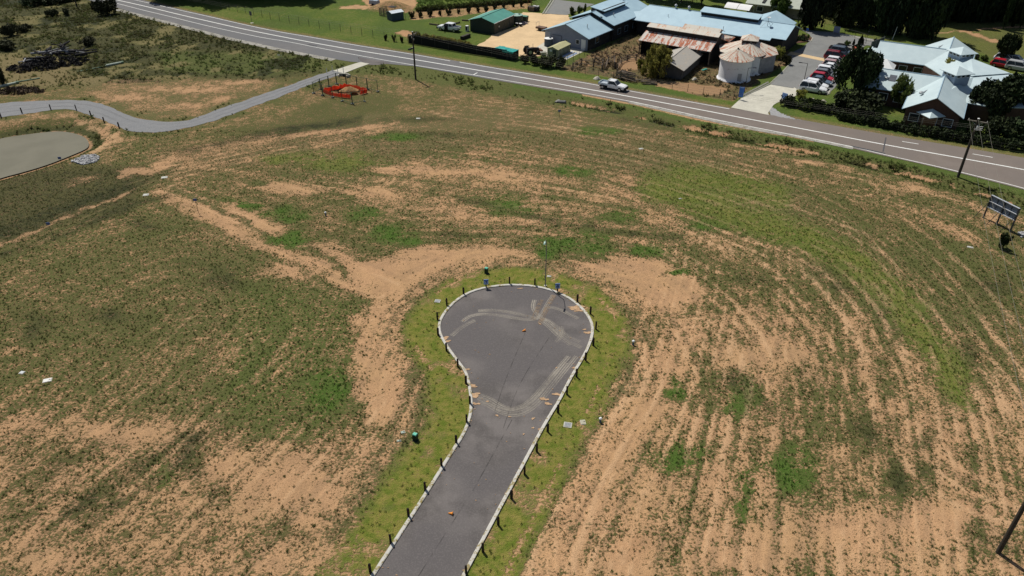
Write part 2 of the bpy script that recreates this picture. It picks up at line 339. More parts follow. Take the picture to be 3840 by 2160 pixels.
# --- beyond the highway
FV = fbm(GX, GY, 7, 95); FW = fbm(GX, GY, 2.2, 97)
put(farside*1., soil=.02+.10*sstep(FW, .58, .75), lush=.55+.5*FV, dark=.25*sstep(FW, .5, .7), dry=.05+.45*sstep(FV, .48, .72), tall=0, lawn=.3*sstep(FV, .35, .6))
put(farside*(1-sstep(d_hwf, .6, 2.2)), soil=.3, dry=.7, lush=.5)
def fpoly(pts, soft, **kv): poly([(x/SHAPE2, y/SHAPE2) for x, y in pts], soft, **kv)
fpoly([(2110,230),(2250,190),(2350,130),(2400,110),(2700,150),(2960,190),(2960,230),(2740,380),(2600,352),(2340,300),(2110,258)], 3, soil=.42+.4*(FW-.5), lush=.0, dark=.62, dry=1., tall=.55, pink=.75)
fpoly([(2100,235),(2240,170),(2380,95),(2420,110),(2330,140),(2230,195),(2120,250)], 2, soil=.02, lush=.6, dry=.3, tall=0, dark=.1)
fpoly([(2320,235),(2380,220),(2410,245),(2390,262),(2330,262)], 3, soil=1., dry=.4, tall=0)
fpoly([(2440,308),(2600,310),(2720,330),(2700,350),(2600,352),(2450,326)], 3, soil=1., pink=.6, tall=0)
fpoly([(1350,0),(1420,-60),(1560,-60),(1560,30),(1520,50),(1470,20),(1400,30)], 3, soil=.85, dry=.7, tall=0)
fpoly([(1540,160),(1640,140),(1720,160),(1760,190),(1690,170),(1530,135)], 4, soil=.15, lush=.35, dry=.9, tall=.5)
fpoly([(1480,122),(1520,112),(1560,118),(1580,132),(1520,138)], 3, soil=.9, dry=.6, pink=.7)
fpoly([(1530,40),(1560,40),(1990,10),(1990,30),(1700,62),(1540,75)], 2, soil=.6, dry=.7)
fpoly([(1555,-80),(2010,-80),(2010,2),(1800,22),(1600,34),(1560,30)], 2, soil=.0, lush=.85, dry=.15, tall=1.)
fpoly([(3000,-100),(4200,-100),(4200,240),(3800,240),(3640,190),(3500,150),(3300,110),(3000,80)], 4, soil=.08, lush=.48, dry=.42, dark=.28)
fpoly([(3400,-60),(3900,-60),(3900,80),(3700,82),(3500,75),(3400,100)], 4, soil=.3, dark=.6, lush=.1, dry=.4)
fpoly([(3595,115),(3625,112),(3760,158),(3720,160)], 2, soil=1., pink=1.)
fpoly([(3660,108),(3840,98),(3840,106),(3670,114)], 1, soil=1., pink=0.)
fpoly([(3480,122),(3610,112),(3610,118),(3500,126)], 1, soil=.8, pink=0.)
fpoly([(1270,25),(1340,16),(1440,30),(1420,36),(1340,36),(1280,34)], 2, soil=1., pink=.2, k=1.)
north = 1-sstep(QY, 560, 590)
put((1-sstep(d_pond, 4.0, 5.6))*(d_pond > 0)*(.35+.65*sstep(fbm(GX, GY, 1.4, 121), .36, .5))*(.25+.75*north)*(GX > -70), soil=.92, pink=0., dry=.6, tall=0)
put((1-sstep(d_pond+1.5*(fbm(GX, GY, 2, 123)-.5), 1.4, 2.4))*(d_pond > 0)*(.2+.8*north), soil=.06, dark=.55, lush=.35, dry=.3, tall=.45)
put(((d_pond > -1) & (d_pond < .45))*.85, soil=.95, pink=.7, dark=.5, tall=0)
put((1-sstep(dh, .75, 1.05)), soil=.9, dark=.8, tall=0, pink=.6)
put((1-sstep(dm, .6, 1.05)), soil=.62, dry=.8, tall=0, pink=.7)
put(np.exp(-((d_gr-.9)/.9)**2)*(~in_gr)*sstep(fbm(GX, GY, 3, 91), .4, .55)*.7, soil=.05, dark=.45, lush=.45, tall=.4)
# ------------------------------------------------------------------ mowing and wheel lines: noise smeared along the direction of travel
GUIDES = [[(2000,480),(2150,560),(2280,700),(2400,900),(2480,1100),(2520,1449)], [(1800,500),(2050,620),(2200,760),(2300,950),(2330,1200),(2330,1449)], [(1650,600),(1850,700),(2000,850),(2060,1050),(2050,1449)], [(1760,830),(1830,950),(1800,1200),(1740,1449)], [(1640,1000),(1560,1080),(1480,1200),(1380,1430)], [(1000,330),(1300,360),(1600,420),(1900,520)], [(450,420),(700,470),(1000,560),(1300,560),(1600,580)], [(400,490),(700,620),(950,740)], [(0,620),(200,540),(400,440),(700,370),(1100,280)], [(0,760),(200,660),(500,560)], [(0,1300),(300,1080),(500,900)], [(300,1449),(600,1150),(800,950)], [(700,1449),(950,1150)], [(890,1100),(960,900),(1010,780),(1180,680)], [(1200,260),(1700,340),(2300,450)], [(1450,660),(1650,720),(1750,830)]]
lx = spread(-72, 78, .3); ly = spread(25, 112, .3); LX, LY = np.meshgrid(lx, ly)
C2 = np.zeros(LX.shape); S2 = np.zeros(LX.shape)
for g in GUIDES:
    pts = [P(x*SHAPE2, y*SHAPE2) for x, y in g]
    for a, b in zip(pts, pts[1:]):
        n = max(1, int((b-a).length/3)); th = math.atan2(b.y-a.y, b.x-a.x)
        for k in range(n):
            q = a.lerp(b, (k+.5)/n); w = 1/((LX-q.x)**2+(LY-q.y)**2+4)**1.6; C2 += w*math.cos(2*th); S2 += w*math.sin(2*th)
TH = .5*np.arctan2(S2, C2); ux, uy = np.cos(TH)/.3, np.sin(TH)/.3
nz = RNG.random(LX.shape).astype(np.float32)
nz2 = np.kron(RNG.random((LX.shape[0]//2+1, LX.shape[1]//2+1)), np.ones((2, 2)))[:LX.shape[0], :LX.shape[1]].astype(np.float32)
def lic(src, steps):
    acc = np.zeros(LX.shape)
    for sgn in (1, -1):
        ix, iy = np.meshgrid(np.arange(len(lx)).astype(float), np.arange(len(ly)).astype(float)); pdx, pdy = sgn*np.cos(TH), sgn*np.sin(TH)
        for k in range(steps):
            a = np.clip(np.round(iy).astype(int), 0, len(ly)-1); b = np.clip(np.round(ix).astype(int), 0, len(lx)-1)
            acc += src[a, b]; cx, cy = np.cos(TH[a, b]), np.sin(TH[a, b]); s = np.where(cx*pdx+cy*pdy < 0, -1, 1); pdx, pdy = s*cx, s*cy
            ix += pdx; iy += pdy
    acc -= acc.mean(); acc /= acc.std(); return acc
ST = .85*lic(nz, 22)+.42*lic(nz2, 34); ST /= ST.std()
def on_grid(A, x, y, fill=0.0):
    i = np.clip((x-lx[0])/.3, 0, len(lx)-1.001); j = np.clip((y-ly[0])/.3, 0, len(ly)-1.001); a = i.astype(int); b = j.astype(int); fx = i-a; fy = j-b
    v = (A[b, a]*(1-fx)+A[b, a+1]*fx)*(1-fy)+(A[b+1, a]*(1-fx)+A[b+1, a+1]*fx)*fy
    return np.where((x < lx[0]) | (x > lx[-1]) | (y < ly[0]) | (y > ly[-1]), fill, v)
streak = on_grid(ST, GX, GY)*(~farside)*(1-ring)*(1-.7*tall)*(.55+.45*sstep(GX, -25, 8))
def wheel_lines(pts, gap, band, amp, seed, wd=.13):
    global streak
    q = smooth([P(x*SHAPE2, y*SHAPE2) for x, y in pts], 2); dc = dline(GX, GY, xy2(q)); f = np.mod(dc/gap+.35*(fbm(GX, GY, 9, seed)-.5), 1)
    w = np.exp(-((f-.5)/wd)**2)*(1-sstep(dc, band*.7, band))*sstep(fbm(GX, GY, 5, seed+1), .36, .56)*(1-ring)*(~farside)*(1-in_court); streak = streak+amp*w
wheel_lines([(1640,470),(1800,520),(2000,590),(2150,655),(2260,755),(2340,860),(2430,990),(2480,1150)], 1.9, 9, 2.6, 201)
wheel_lines([(2060,650),(2080,800),(2060,1000),(2050,1200),(2040,1449)], 1.25, 20, 1.9, 211)
wheel_lines([(1500,1449),(1620,1200),(1720,1000),(1760,850)], 1.3, 7, 1.6, 215)
wheel_lines([(300,1449),(600,1150),(800,950)], 1.1, 12, 1.5, 221); wheel_lines([(0,1250),(300,1060),(480,900)], 1.2, 9, 1.5, 231)
wheel_lines([(1150,270),(1500,310),(1800,390),(2150,470)], 1.8, 6, 2.2, 241); wheel_lines([(680,410),(760,440),(850,455),(950,450)], 1.5, 5, 2.2, 251)
wheel_lines([(0,610),(200,530),(400,440),(700,370),(1100,280)], 1.6, 5, 1.6, 261); wheel_lines([(400,490),(700,620),(950,740)], 1.7, 5, 1.5, 271)
nf = fbm(GX, GY, 2.6, 61)-.5
soilf = soil+.30*(fbm(GX, GY, .9, 67, 2)-.5)*(.3+np.minimum(soil, 1-soil)*1.6)+.115*streak*(.3+np.minimum(soil, 1-soil)*1.5)+.42*nf*(.3+np.minimum(soil, 1-soil)*1.6)
dry += .10*streak*(1-lawn)
for A in (soilf, lush, dark, dry): np.clip(A, 0, 1, out=A)
me = bpy.data.meshes.new('ground')
nv = NXg*NYg; me.vertices.add(nv); me.vertices.foreach_set('co', np.stack([GX, GY, GZ], -1).astype(np.float32).ravel())
ii = np.arange(nv).reshape(NYg, NXg); q = np.stack([ii[:-1, :-1], ii[:-1, 1:], ii[1:, 1:], ii[1:, :-1]], -1).reshape(-1, 4)
me.loops.add(q.size); me.loops.foreach_set('vertex_index', q.ravel().astype(np.int32))
me.polygons.add(len(q)); me.polygons.foreach_set('loop_start', np.arange(0, q.size, 4, dtype=np.int32)); me.polygons.foreach_set('use_smooth', np.ones(len(q), bool)); me.update(calc_edges=True)
def vcol(name, *ch):
    a = me.attributes.new(name, 'FLOAT_COLOR', 'POINT'); z = np.ones((nv, 4), np.float32)
    for i, c in enumerate(ch): z[:, i] = c.ravel()
    a.data.foreach_set('color', z.ravel())
vcol('cover', soilf, lush, dark); vcol('extra', dry, lawn, pink); la = me.attributes.new('lines', 'FLOAT', 'POINT'); la.data.foreach_set('value', np.clip(.5+.15*streak, 0, 1).astype(np.float32).ravel())
g = NT('ground_cover'); p = g.pos()
c1 = g.n('ShaderNodeSeparateColor'); g.l(g.attr('cover').outputs['Color'], c1.inputs[0]); c2 = g.n('ShaderNodeSeparateColor'); g.l(g.attr('extra').outputs['Color'], c2.inputs[0])
nA = g.noise(1.3, p, 5, .65); nB = g.noise(4.5, p, 3, .6); nC = g.noise(13, p, 2); nD = g.noise(.16, p, 3)
sm = g.math('ADD', c1.outputs[0], g.math('ADD', g.math('MULTIPLY', g.math('SUBTRACT', nB, .5), 1.9), g.math('MULTIPLY', g.math('SUBTRACT', nA, .5), 1.1)))
smask = g.ramp(sm, .28, .72)
ln = g.attr('lines').outputs['Fac']; nE = g.noise(.55, p, 4, .7)
gl = g.math('ADD', c1.outputs[1], g.math('MULTIPLY', g.math('SUBTRACT', nA, .5), .8))
green = g.mix(g.ramp(gl, .1, .95), (.128, .116, .044), (.076, .142, .022))
green = g.mix(g.ramp(g.math('ADD', c2.outputs[0], g.math('SUBTRACT', nB, .5)), .3, 1.05), green, (.26, .20, .10)); green = g.mix(g.math('MULTIPLY', g.ramp(ln, .60, .92), .70), green, (.36, .285, .135))
green = g.mix(c2.outputs[1], green, g.mix(g.ramp(nA, .35, .65), (.135, .180, .024), (.275, .245, .058)))
green = g.mix(g.math('MULTIPLY', g.ramp(g.math('ADD', nC, g.math('MULTIPLY', g.math('SUBTRACT', nA, .5), .6)), .52, .72), g.math('SUBTRACT', .55, g.math('MULTIPLY', c2.outputs[1], .35))), green, (.30, .24, .115))
dk = g.ramp(g.math('ADD', c1.outputs[2], g.math('MULTIPLY', g.math('SUBTRACT', nA, .5), 1.1)), .25, .9)
green = g.mix(dk, green, (.036, .042, .019))
so_ = g.mix(c2.outputs[2], (.56, .385, .195), (.55, .285, .140))
so_ = g.mix(g.ramp(nD, .35, .65), so_, (.59, .345, .18)); so_ = g.mix(g.math('MULTIPLY', g.ramp(nE, .42, .68), .55), so_, (.38, .225, .12)); so_ = g.mix(g.math('MULTIPLY', g.ramp(nB, .52, .70), .38), so_, (.25, .155, .085)); so_ = g.mix(g.math('MULTIPLY', g.ramp(ln, .62, .30), .45), so_, (.33, .21, .12)); so_ = g.mix(g.math('MULTIPLY', g.ramp(ln, .6, .85), .5), so_, (.67, .43, .24)); so_ = g.mix(g.math('MULTIPLY', g.ramp(nC, .4, .75), .35), so_, (.26, .17, .095))
so_ = g.mix(g.math('MULTIPLY', c1.outputs[2], .75), so_, (.16, .11, .065))
col = g.mix(smask, green, so_)
col = g.mix(g.math('MULTIPLY', g.ramp(nC, .38, .62), .35), col, g.mix(.5, col, (.02, .02, .01)))
hh = g.math('ADD', g.math('MULTIPLY', g.math('SUBTRACT', 1, smask), g.math('ADD', g.math('MULTIPLY', nC, .7), nB)), g.math('MULTIPLY', nC, .25))
hh = g.math('ADD', hh, g.math('MULTIPLY', ln, .8)); g.bump(hh, .26, .7); g.b.inputs['Specular IOR Level'].default_value = .1
GROUND_MAT = g.out(col, .95)
me.materials.append(GROUND_MAT)
ground = bpy.data.objects.new('ground', me); COL.objects.link(ground); struct(ground)
def ground_z(x, y):
    i = np.clip(np.searchsorted(xs, x)-1, 0, NXg-2); j = np.clip(np.searchsorted(ys, y)-1, 0, NYg-2)
    fx = (x-xs[i])/(xs[i+1]-xs[i]); fy = (y-ys[j])/(ys[j+1]-ys[j])
    return (GZ[j, i]*(1-fx)+GZ[j, i+1]*fx)*(1-fy)+(GZ[j+1, i]*(1-fx)+GZ[j+1, i+1]*fx)*fy
def at_grid(A, x, y):
    return A[np.clip(np.searchsorted(ys, y)-1, 0, NYg-2), np.clip(np.searchsorted(xs, x)-1, 0, NXg-2)]
def G(px, py):
    p = P(px, py); p.z = float(ground_z(np.array([p.x]), np.array([p.y]))[0]); return p
# ------------------------------------------------------------------ grass tufts and weeds (nobody could count them)
def tufts(n, name, box, dens, hmin, hmax, blades, spread_, mat):
    x = RNG.uniform(box[0], box[1], n); y = RNG.uniform(box[2], box[3], n)
    qx, qy = proj(x, y, 0*x); ok = (qx > -60) & (qx < 3900) & (qy > -60) & (qy < 2230); x, y = x[ok], y[ok]
    so2 = at_grid(soilf, x, y); keep = RNG.random(len(x)) < dens(x, y, so2); x, y = x[keep], y[keep]; n = len(x)
    z = ground_z(x, y); tl = at_grid(tall, x, y); h = (hmin+(hmax-hmin)*RNG.random(n)**2)*(1+1.2*tl)
    tint = np.clip(.45*at_grid(lush, x, y)+.55*RNG.random(n)-.35*at_grid(dark, x, y), 0, 1); dr = at_grid(dry, x, y)
    V = np.zeros((n, blades, 3, 3), np.float32); a0 = RNG.uniform(0, 2*PI, n)
    for k in range(blades):
        a = a0+2*PI*k/blades+RNG.uniform(-.5, .5, n); w = h*spread_*.75; ca, sa = np.cos(a), np.sin(a); r = h*spread_*RNG.uniform(.8, 1.5, n)
        hk = h*RNG.uniform(.6, 1.1, n)
        V[:, k, 0] = np.stack([x-sa*w*.5, y+ca*w*.5, z-.02], -1); V[:, k, 1] = np.stack([x+sa*w*.5, y-ca*w*.5, z-.02], -1); V[:, k, 2] = np.stack([x+ca*r, y+sa*r, z+hk], -1)
    m2 = bpy.data.meshes.new(name); N = n*blades*3
    m2.vertices.add(N); m2.vertices.foreach_set('co', V.ravel()); m2.loops.add(N); m2.loops.foreach_set('vertex_index', np.arange(N, dtype=np.int32))
    m2.polygons.add(N//3); m2.polygons.foreach_set('loop_start', np.arange(0, N, 3, dtype=np.int32)); m2.update(calc_edges=True)
    at = m2.attributes.new('tint', 'FLOAT_COLOR', 'POINT'); cc = np.ones((n, blades*3, 4), np.float32); cc[..., 0] = tint[:, None]; cc[..., 1] = dr[:, None]; cc[..., 2] = at_grid(lawn, x, y)[:, None]; at.data.foreach_set('color', cc.ravel())
    m2.materials.append(mat); o = bpy.data.objects.new(name, m2); COL.objects.link(o); return struct(o, 'stuff')
g = NT('tuft'); a = g.n('ShaderNodeSeparateColor'); g.l(g.attr('tint').outputs['Color'], a.inputs[0])
c = g.mix(a.outputs[0], (.060, .062, .026), (.075, .155, .026)); c = g.mix(g.math('MULTIPLY', a.outputs[1], .55), c, (.21, .175, .075)); c = g.mix(g.ramp(a.outputs[1], .88, .99), c, g.mix(a.outputs[0], (.085, .062, .042), (.27, .205, .135))); c = g.mix(g.math('MULTIPLY', a.outputs[2], .6), c, (.16, .19, .038))
TUFT = g.out(c, .9); g.b.inputs['Specular IOR Level'].default_value = .05
tr = g.n('ShaderNodeBsdfTranslucent'); g.l(c, tr.inputs[0]); ms = g.n('ShaderNodeMixShader'); ms.inputs[0].default_value = .5
g.l(g.b.outputs[0], ms.inputs[1]); g.l(tr.outputs[0], ms.inputs[2]); g.l(ms.outputs[0], g.t.nodes['Material Output'].inputs[0])
laid2 = np.zeros(GX.shape, bool); PX1, PY1 = proj(GX, GY, 0*GX)
for q in ([(1240,266),(1300,246),(1350,228),(1392,240),(1340,262),(1290,282)], [(2735,408),(2890,316),(2966,235),(2952,206),(3030,160),(3005,112),(3150,124),(3330,158),(3217,188),(3105,352),(3010,350),(2883,436)], [(1783,176),(1843,130),(1960,44),(2075,-4),(2230,14),(2150,90),(2200,190),(2115,232),(1945,220)]): laid2 |= inpoly(PX1, PY1, q)
notlaid = np.where(laid2 | ((d_hwn < 1.6) & ~farside) | in_court | in_hw | in_gr | (d_pond < .3), 0., 1.)
LBN = sstep(fbm(GX, GY, 3.0, 119), .38, .62)
grass = tufts(360000, 'grass', (-72, 78, 24, 110), lambda x, y, s: at_grid(notlaid, x, y)*(~at_grid(farside, x, y))*(1-at_grid(ring, x, y)*.85)*np.clip(.95-.95*s, .02, 1)*np.clip(1.25-(y-25)/110, .3, 1), .03, .15, 5, .9, TUFT)
weeds = tufts(150000, 'weeds', (-130, 110, 60, 205), lambda x, y, s: at_grid(notlaid, x, y)*at_grid(tall, x, y)*(.25+.7*at_grid(LBN, x, y)), .10, .30, 6, .9, TUFT)
# ------------------------------------------------------------------ laid surfaces
def sheet(name, poly, z, mat, kind='structure', skirt=.0):
    """a filled flat outline at height z (fan-free: blender triangulates the n-gon)"""
    n = len(poly); mb = MB(); mb.add([(p[0], p[1], z) for p in poly], [tuple(range(n))])
    if skirt: mb.add([(p[0], p[1], z) for p in poly]+[(p[0], p[1], z-skirt) for p in poly], [(i, (i+1) % n, n+(i+1) % n, n+i) for i in range(n)])
    o = mb.build(name, mat)
    for p in o.data.polygons:
        if p.normal.z < -.5: p.flip()
    return struct(o, kind)
def strip(name, A, B, z, mat):
    """a band between two edges with equal point counts"""
    n = len(A); mb = MB(); mb.add([(p.x, p.y, z) for p in A]+[(p.x, p.y, z) for p in B], [(i, i+1, n+i+1, n+i) for i in range(n-1)])
    return mb
def resample(pts, n):
    L = [0]
    for a, b in zip(pts, pts[1:]): L.append(L[-1]+(b-a).length)
    out = []; j = 0
    for k in range(n):
        t = L[-1]*k/(n-1)
        while j < len(L)-2 and L[j+1] < t: j += 1
        f = (t-L[j])/max(1e-9, L[j+1]-L[j]); out.append(pts[j].lerp(pts[j+1], min(1, f)))
    return out
def offset(pts, d):
    out = []
    for i, p in enumerate(pts):
        a = pts[max(0, i-1)]; b = pts[min(len(pts)-1, i+1)]; t = (b-a); t.z = 0; t.normalize()
        out.append(Vector((p.x-t.y*d, p.y+t.x*d, p.z)))
    return out
def asphalt(name, c, warm, patch=.25, sc=.35):
    g = NT(name); p = g.pos()
    f = g.noise(sc, p, 5, .6); f2 = g.noise(9, p, 2); f3 = g.noise(.12, p, 2)
    k = g.mix(g.ramp(f, .35, .65), mul(c, 1-patch), mul(c, 1+patch)); k = g.mix(g.ramp(f3, .4, .6), k, warm); k = g.mix(g.math('MULTIPLY', g.ramp(f2, .45, .7), .22), k, mul(c, 1.9))
    g.bump(f2, .01, .4); return g.out(k, .88), g
# the court: asphalt with paver-laid seams, tyre marks and spilt clay as their own cover
m_court, g = asphalt('court_asphalt', (.128, .115, .108), (.108, .098, .096), .26)
court = sheet('asphalt_road', [(p.x, p.y) for p in COURT], .030, m_court)
COURT_TOP = .034
# kerb: a real step all round
kp = resample(LE[::-1]+RE[1:], 420); kin, kout = kp, offset(kp, .26)
if (kout[210]-Vector((0, 55, 0))).length < (kin[210]-Vector((0, 55, 0))).length: kout = offset(kp, -.26)
g = NT('kerb_concrete'); p = g.pos(); n1 = g.noise(1.1, p, 4, .6); n2 = g.noise(6, p, 3)
km = g.out(g.mix(g.ramp(g.math('ADD', g.math('MULTIPLY', n1, .6), g.math('MULTIPLY', n2, .4)), .50, .60), g.mix(n2, (.44, .42, .37), (.62, .60, .55)), g.mix(n2, (.20, .20, .06), (.34, .25, .13))), .9)
rings = []
for i, (a, b) in enumerate(zip(kin, kout)):
    h = .13+.01*math.sin(i*1.7)
    rings.append([(a.x, a.y, -.05), (a.x, a.y, h-.03), (a.x*.8+b.x*.2, a.y*.8+b.y*.2, h), (b.x, b.y, h), (b.x, b.y, -.1)])
struct(MB().loft(rings).build('kerb', km))
# tyre marks: pale dust tracks on the asphalt
g = NT('dust_track'); p = g.pos(); al = g.ramp(g.math('ADD', g.math('MULTIPLY', g.noise(.22, p, 2), .7), g.math('MULTIPLY', g.noise(5, p, 3), .35)), .25, .8)
al = g.math('MULTIPLY', al, .85); g.out((.40, .36, .30), .95); g.l(al, g.b.inputs['Alpha']); dustm = g.m
g = NT('seam'); p = g.pos(); g.out((.035, .033, .033), .9); g.l(g.math('MULTIPLY', g.ramp(g.noise(1.2, p, 3), .35, .65), .4), g.b.inputs['Alpha']); seamm = g.m
def ribbon(mb, pts, w, z):
    a, b = offset(pts, w/2), offset(pts, -w/2); n = len(pts)
    mb.add([(p.x, p.y, z) for p in a]+[(p.x, p.y, z) for p in b], [(i, i+1, n+i+1, n+i) for i in range(n-1)])
TR = [[(480,1080),(530,1085),(580,1105),(640,1145),(700,1170),(780,1155),(850,1100),(920,1020),(1000,920),(1080,830)], [(500,1125),(560,1140),(620,1180),(700,1210),(790,1200),(880,1140),(960,1040),(1040,940),(1130,830)], [(500,1095),(600,1150),(690,1185),(790,1170),(870,1110),(960,1000),(1060,870)],
      [(400,610),(440,575),(520,558),(620,565),(720,585),(840,600),(900,580),(940,500),(980,440)], [(330,700),(400,640),(480,600)], [(500,540),(600,535),(720,550),(840,580),(930,590),(1000,640),(1060,700),(1150,740)], [(860,470),(845,520),(880,570),(960,620),(1020,690),(1080,740),(1160,775)], [(930,520),(1000,520),(1080,560),(1140,590)], [(900,600),(960,650),(1010,700),(1090,760)], [(1030,640),(1040,690),(1000,740)]]
mb = MB()
for k, t in enumerate(TR):
    q = smooth([P(x/1.705+1500, y/1.705+850) for x, y in t], 3)
    for j, o_ in enumerate((-.16, .04, .2)): ribbon(mb, offset(q, o_), (.10, .15, .06)[j], COURT_TOP+.0004*(3*k+j))
mb2 = MB(); g = NT('mud_smear'); p = g.pos(); g.out((.27, .20, .14), .95); g.l(g.ramp(g.math('ADD', g.math('MULTIPLY', g.noise(2, p, 3), .6), g.math('MULTIPLY', g.noise(9, p, 2), .5)), .42, .75), g.b.inputs['Alpha']); MUD = g.m
for t, w in (([(905,470),(880,530),(850,600)], .5), ([(985,440),(940,520),(895,620)], .5)): ribbon(mb2, smooth([P(x/1.705+1500, y/1.705+850) for x, y in t]), w, COURT_TOP+.016)
struct(mb.build('tyre_marks', dustm)); struct(mb2.build('mud_track', MUD))
mb = MB()
for t in ([(960,700),(760,1000),(660,1290)],[(800,680),(680,960),(600,1200)]): ribbon(mb, smooth([P(x/1.705+1500, y/1.705+850) for x, y in t]), .06, COURT_TOP+.020)
ribbon(mb, [P(1920,1575), P(1780,1830), P(1570,2160), P(1450,2340)], .07, COURT_TOP+.020)
struct(mb.build('road_seam', seamm))
# spilt clay along the kerb
def blob(mb, c, r, z, seed, sq=1., n=22, rz=0):
    rr = random.Random(seed); ph = [rr.uniform(0, 6.3) for _ in range(4)]; vs = []
    for i in range(n):
        t = 2*PI*i/n; k = r*(1+.28*math.sin(2*t+ph[0])+.2*math.sin(3*t+ph[1])+.16*math.sin(5*t+ph[2])+.12*math.sin(9*t+ph[3])); x, y = k*math.cos(t), k*math.sin(t)*sq
        vs.append((c.x+x*math.cos(rz)-y*math.sin(rz), c.y+x*math.sin(rz)+y*math.cos(rz), z))
    mb.add(vs, [tuple(range(n))])
spill = MB(); k = 0
for x, y, r, s in ((285,715,.42,.5),(300,735,.3,.6),(1125,520,.75,.5),(1150,540,.45,.4),(425,915,.25,.6),(460,1020,.45,.4),(478,1080,.5,.5),(485,1135,.3,.5),(1200,680,.3,.7),(920,1105,.35,.5),(945,1135,.3,.5),(1005,1075,.4,.4),(895,625,.12,.8),(560,1120,.1,1),(770,398,.25,.4),(850,1230,.14,.8),(700,1218,.1,.8),(620,1210,.12,.8),(850,1290,.1,1),(890,1300,.12,1),(1110,905,.18,.6),(1180,660,.15,.8),(1000,905,.08,1),(790,1330,.08,1)):
    blob(spill, P(x/1.705+1500, y/1.705+850), r, COURT_TOP+.024+.0005*k, k, s); k += 1
struct(spill.build('spilt_clay', plain('clay', (.44, .29, .17), .95, .35, 5)))
leaves = MB()
for i in range(150):
    a = random.random(); e = kin[int(random.uniform(5, 414))]; c = e.lerp(Vector((.5, 52+random.uniform(-18, 10), 0)), random.random()**3*.5)
    if inpoly(np.array([c.x]), np.array([c.y]), xy2(COURT))[0]: blob(leaves, c, random.uniform(.03, .08), COURT_TOP+.03, i, .6, 7)
struct(leaves.build('fallen_leaves', plain('dead_leaf', (.36, .23, .13), .9, .4, 4)), 'stuff')
# gravel lane
g = NT('blue_gravel'); p = g.pos(); n1 = g.noise(.9, p, 4); n2 = g.noise(16, p, 2)
gm = g.out(g.mix(g.ramp(n2, .3, .7), g.mix(g.ramp(n1, .3, .7), (.145, .152, .160), (.185, .188, .19)), (.25, .25, .25)), .95); g.bump(n2, .03, .6)
GA, GB = resample(smooth(W3(GRAVEL_A)), 160), resample(smooth(W3(GRAVEL_B)), 160)
for i in range(160):
    j = .22*(vnoise(np.array([i*.45]), np.array([3.]), 5)[0]-.5)*2; d = (GA[i]-GB[i]).normalized(); GA[i] = GA[i]+d*j; GB[i] = GB[i]+d*.22*(vnoise(np.array([i*.5]), np.array([9.]), 6)[0]-.5)*2
struct(strip('gravel', GA, GB, .028, gm).build('gravel_lane', gm))
wm = MB()
for f in (.3, .68): ribbon(wm, [a.lerp(b, f) for a, b in zip(GA, GB)], .45, .032)
g = NT('wheel_worn'); p = g.pos(); g.out((.24, .24, .24), .95); g.l(g.math('MULTIPLY', g.ramp(g.noise(.12, p, 3), .3, .8), .35), g.b.inputs['Alpha']); struct(wm.build('wheel_track', g.m))
# highway
m_hw, g = asphalt('highway_seal', (.165, .152, .142), (.138, .134, .132), .14, .5)
p = g.pos(); sx = g.n('ShaderNodeSeparateXYZ'); g.l(p, sx.inputs[0])
old = g.b.inputs['Base Color'].links[0].from_socket
warm = g.ramp(g.math('ADD', sx.outputs[0], g.math('MULTIPLY', g.math('SUBTRACT', g.noise(.06, p, 3), .5), 60)), -20, 25)
g.l(g.mix(warm, g.mix(.5, old, (.128, .134, .142)), g.mix(.55, old, (.195, .150, .118))), g.b.inputs['Base Color'])
n = 260; HA, HB = resample(HF, n), resample(HN, n)
# pair by nearest to keep the cross-section square
HB2 = []
for a in HA:
    b = min(((q, (q-a).length) for q in resample(HN, 900)), key=lambda t: t[1])[0]; HB2.append(b)
hm = strip('hw', HA, HB2, .034, m_hw); struct(hm.build('highway', m_hw))
CONC = plain('pale_concrete', (.50, .48, .40), .9, .14, .6, bump=.1)
def paint(name, c, wear):
    g = NT(name); p = g.pos(); g.out(c, .7); g.l(g.ramp(g.math('ADD', g.noise(2.2, p, 4, .7), .5), wear, wear+.35), g.b.inputs['Alpha']); return g.m
LINE = paint('road_paint', (.74, .74, .70), .62)
def line(pxs, w, z=.040): 
    pts = smooth([P(*q) for q in pxs], 1); mb = MB(); ribbon(mb, resample(pts, max(2, len(pts)*3)), w, z); return mb
LFAR = [[(300,-46),(560,12),(676,39),(773,60),(903,90),(1038,119),(1176,141.5),(1314,167),(1452,189),(1552,205),(1688,229)], [(1723,233.5),(1842,254),(1962,274),(2083,293.5),(2200,313),(2245,321),(2341,338),(2600,385),(2735,409)], [(3383,531),(3444,541)], [(3647,578),(3722,591)]]
LMID = [[(250,-42),(400,-8),(546,24),(676,56),(821,89),(900,107),(1073,141.5),(1245,174),(1418,202),(1556,224),(1745,256),(1890,280),(2035,304),(2200,334.5),(2293,350),(2600,407),(2817,449),(3000,482),(3314,543),(3583,590),(3840,637),(4100,686)]]
LNEAR = [[(100,-62),(320,-15),(435,12),(546,41),(628,60),(754,92),(870,118),(1000,145),(1073,155),(1245,190),(1349,209),(1452,228),(1556,245),(1700,268.5),(1890,301),(2035,325),(2180,347),(2400,387),(2600,432),(2687,450),(3000,512),(3179,547),(3323,582),(3448,610),(3583,641),(3840,706),(4080,775)]]
mk = MB()
for grp, w in ((LFAR, .18), (LMID, .30), (LNEAR, .17)):
    for q in grp: l = line(q, w); mk.add(l.v, l.f)
ribbon(mk, [P(1776,281), P(1790,273)], .2, .040)
struct(mk.build('road_markings', LINE))
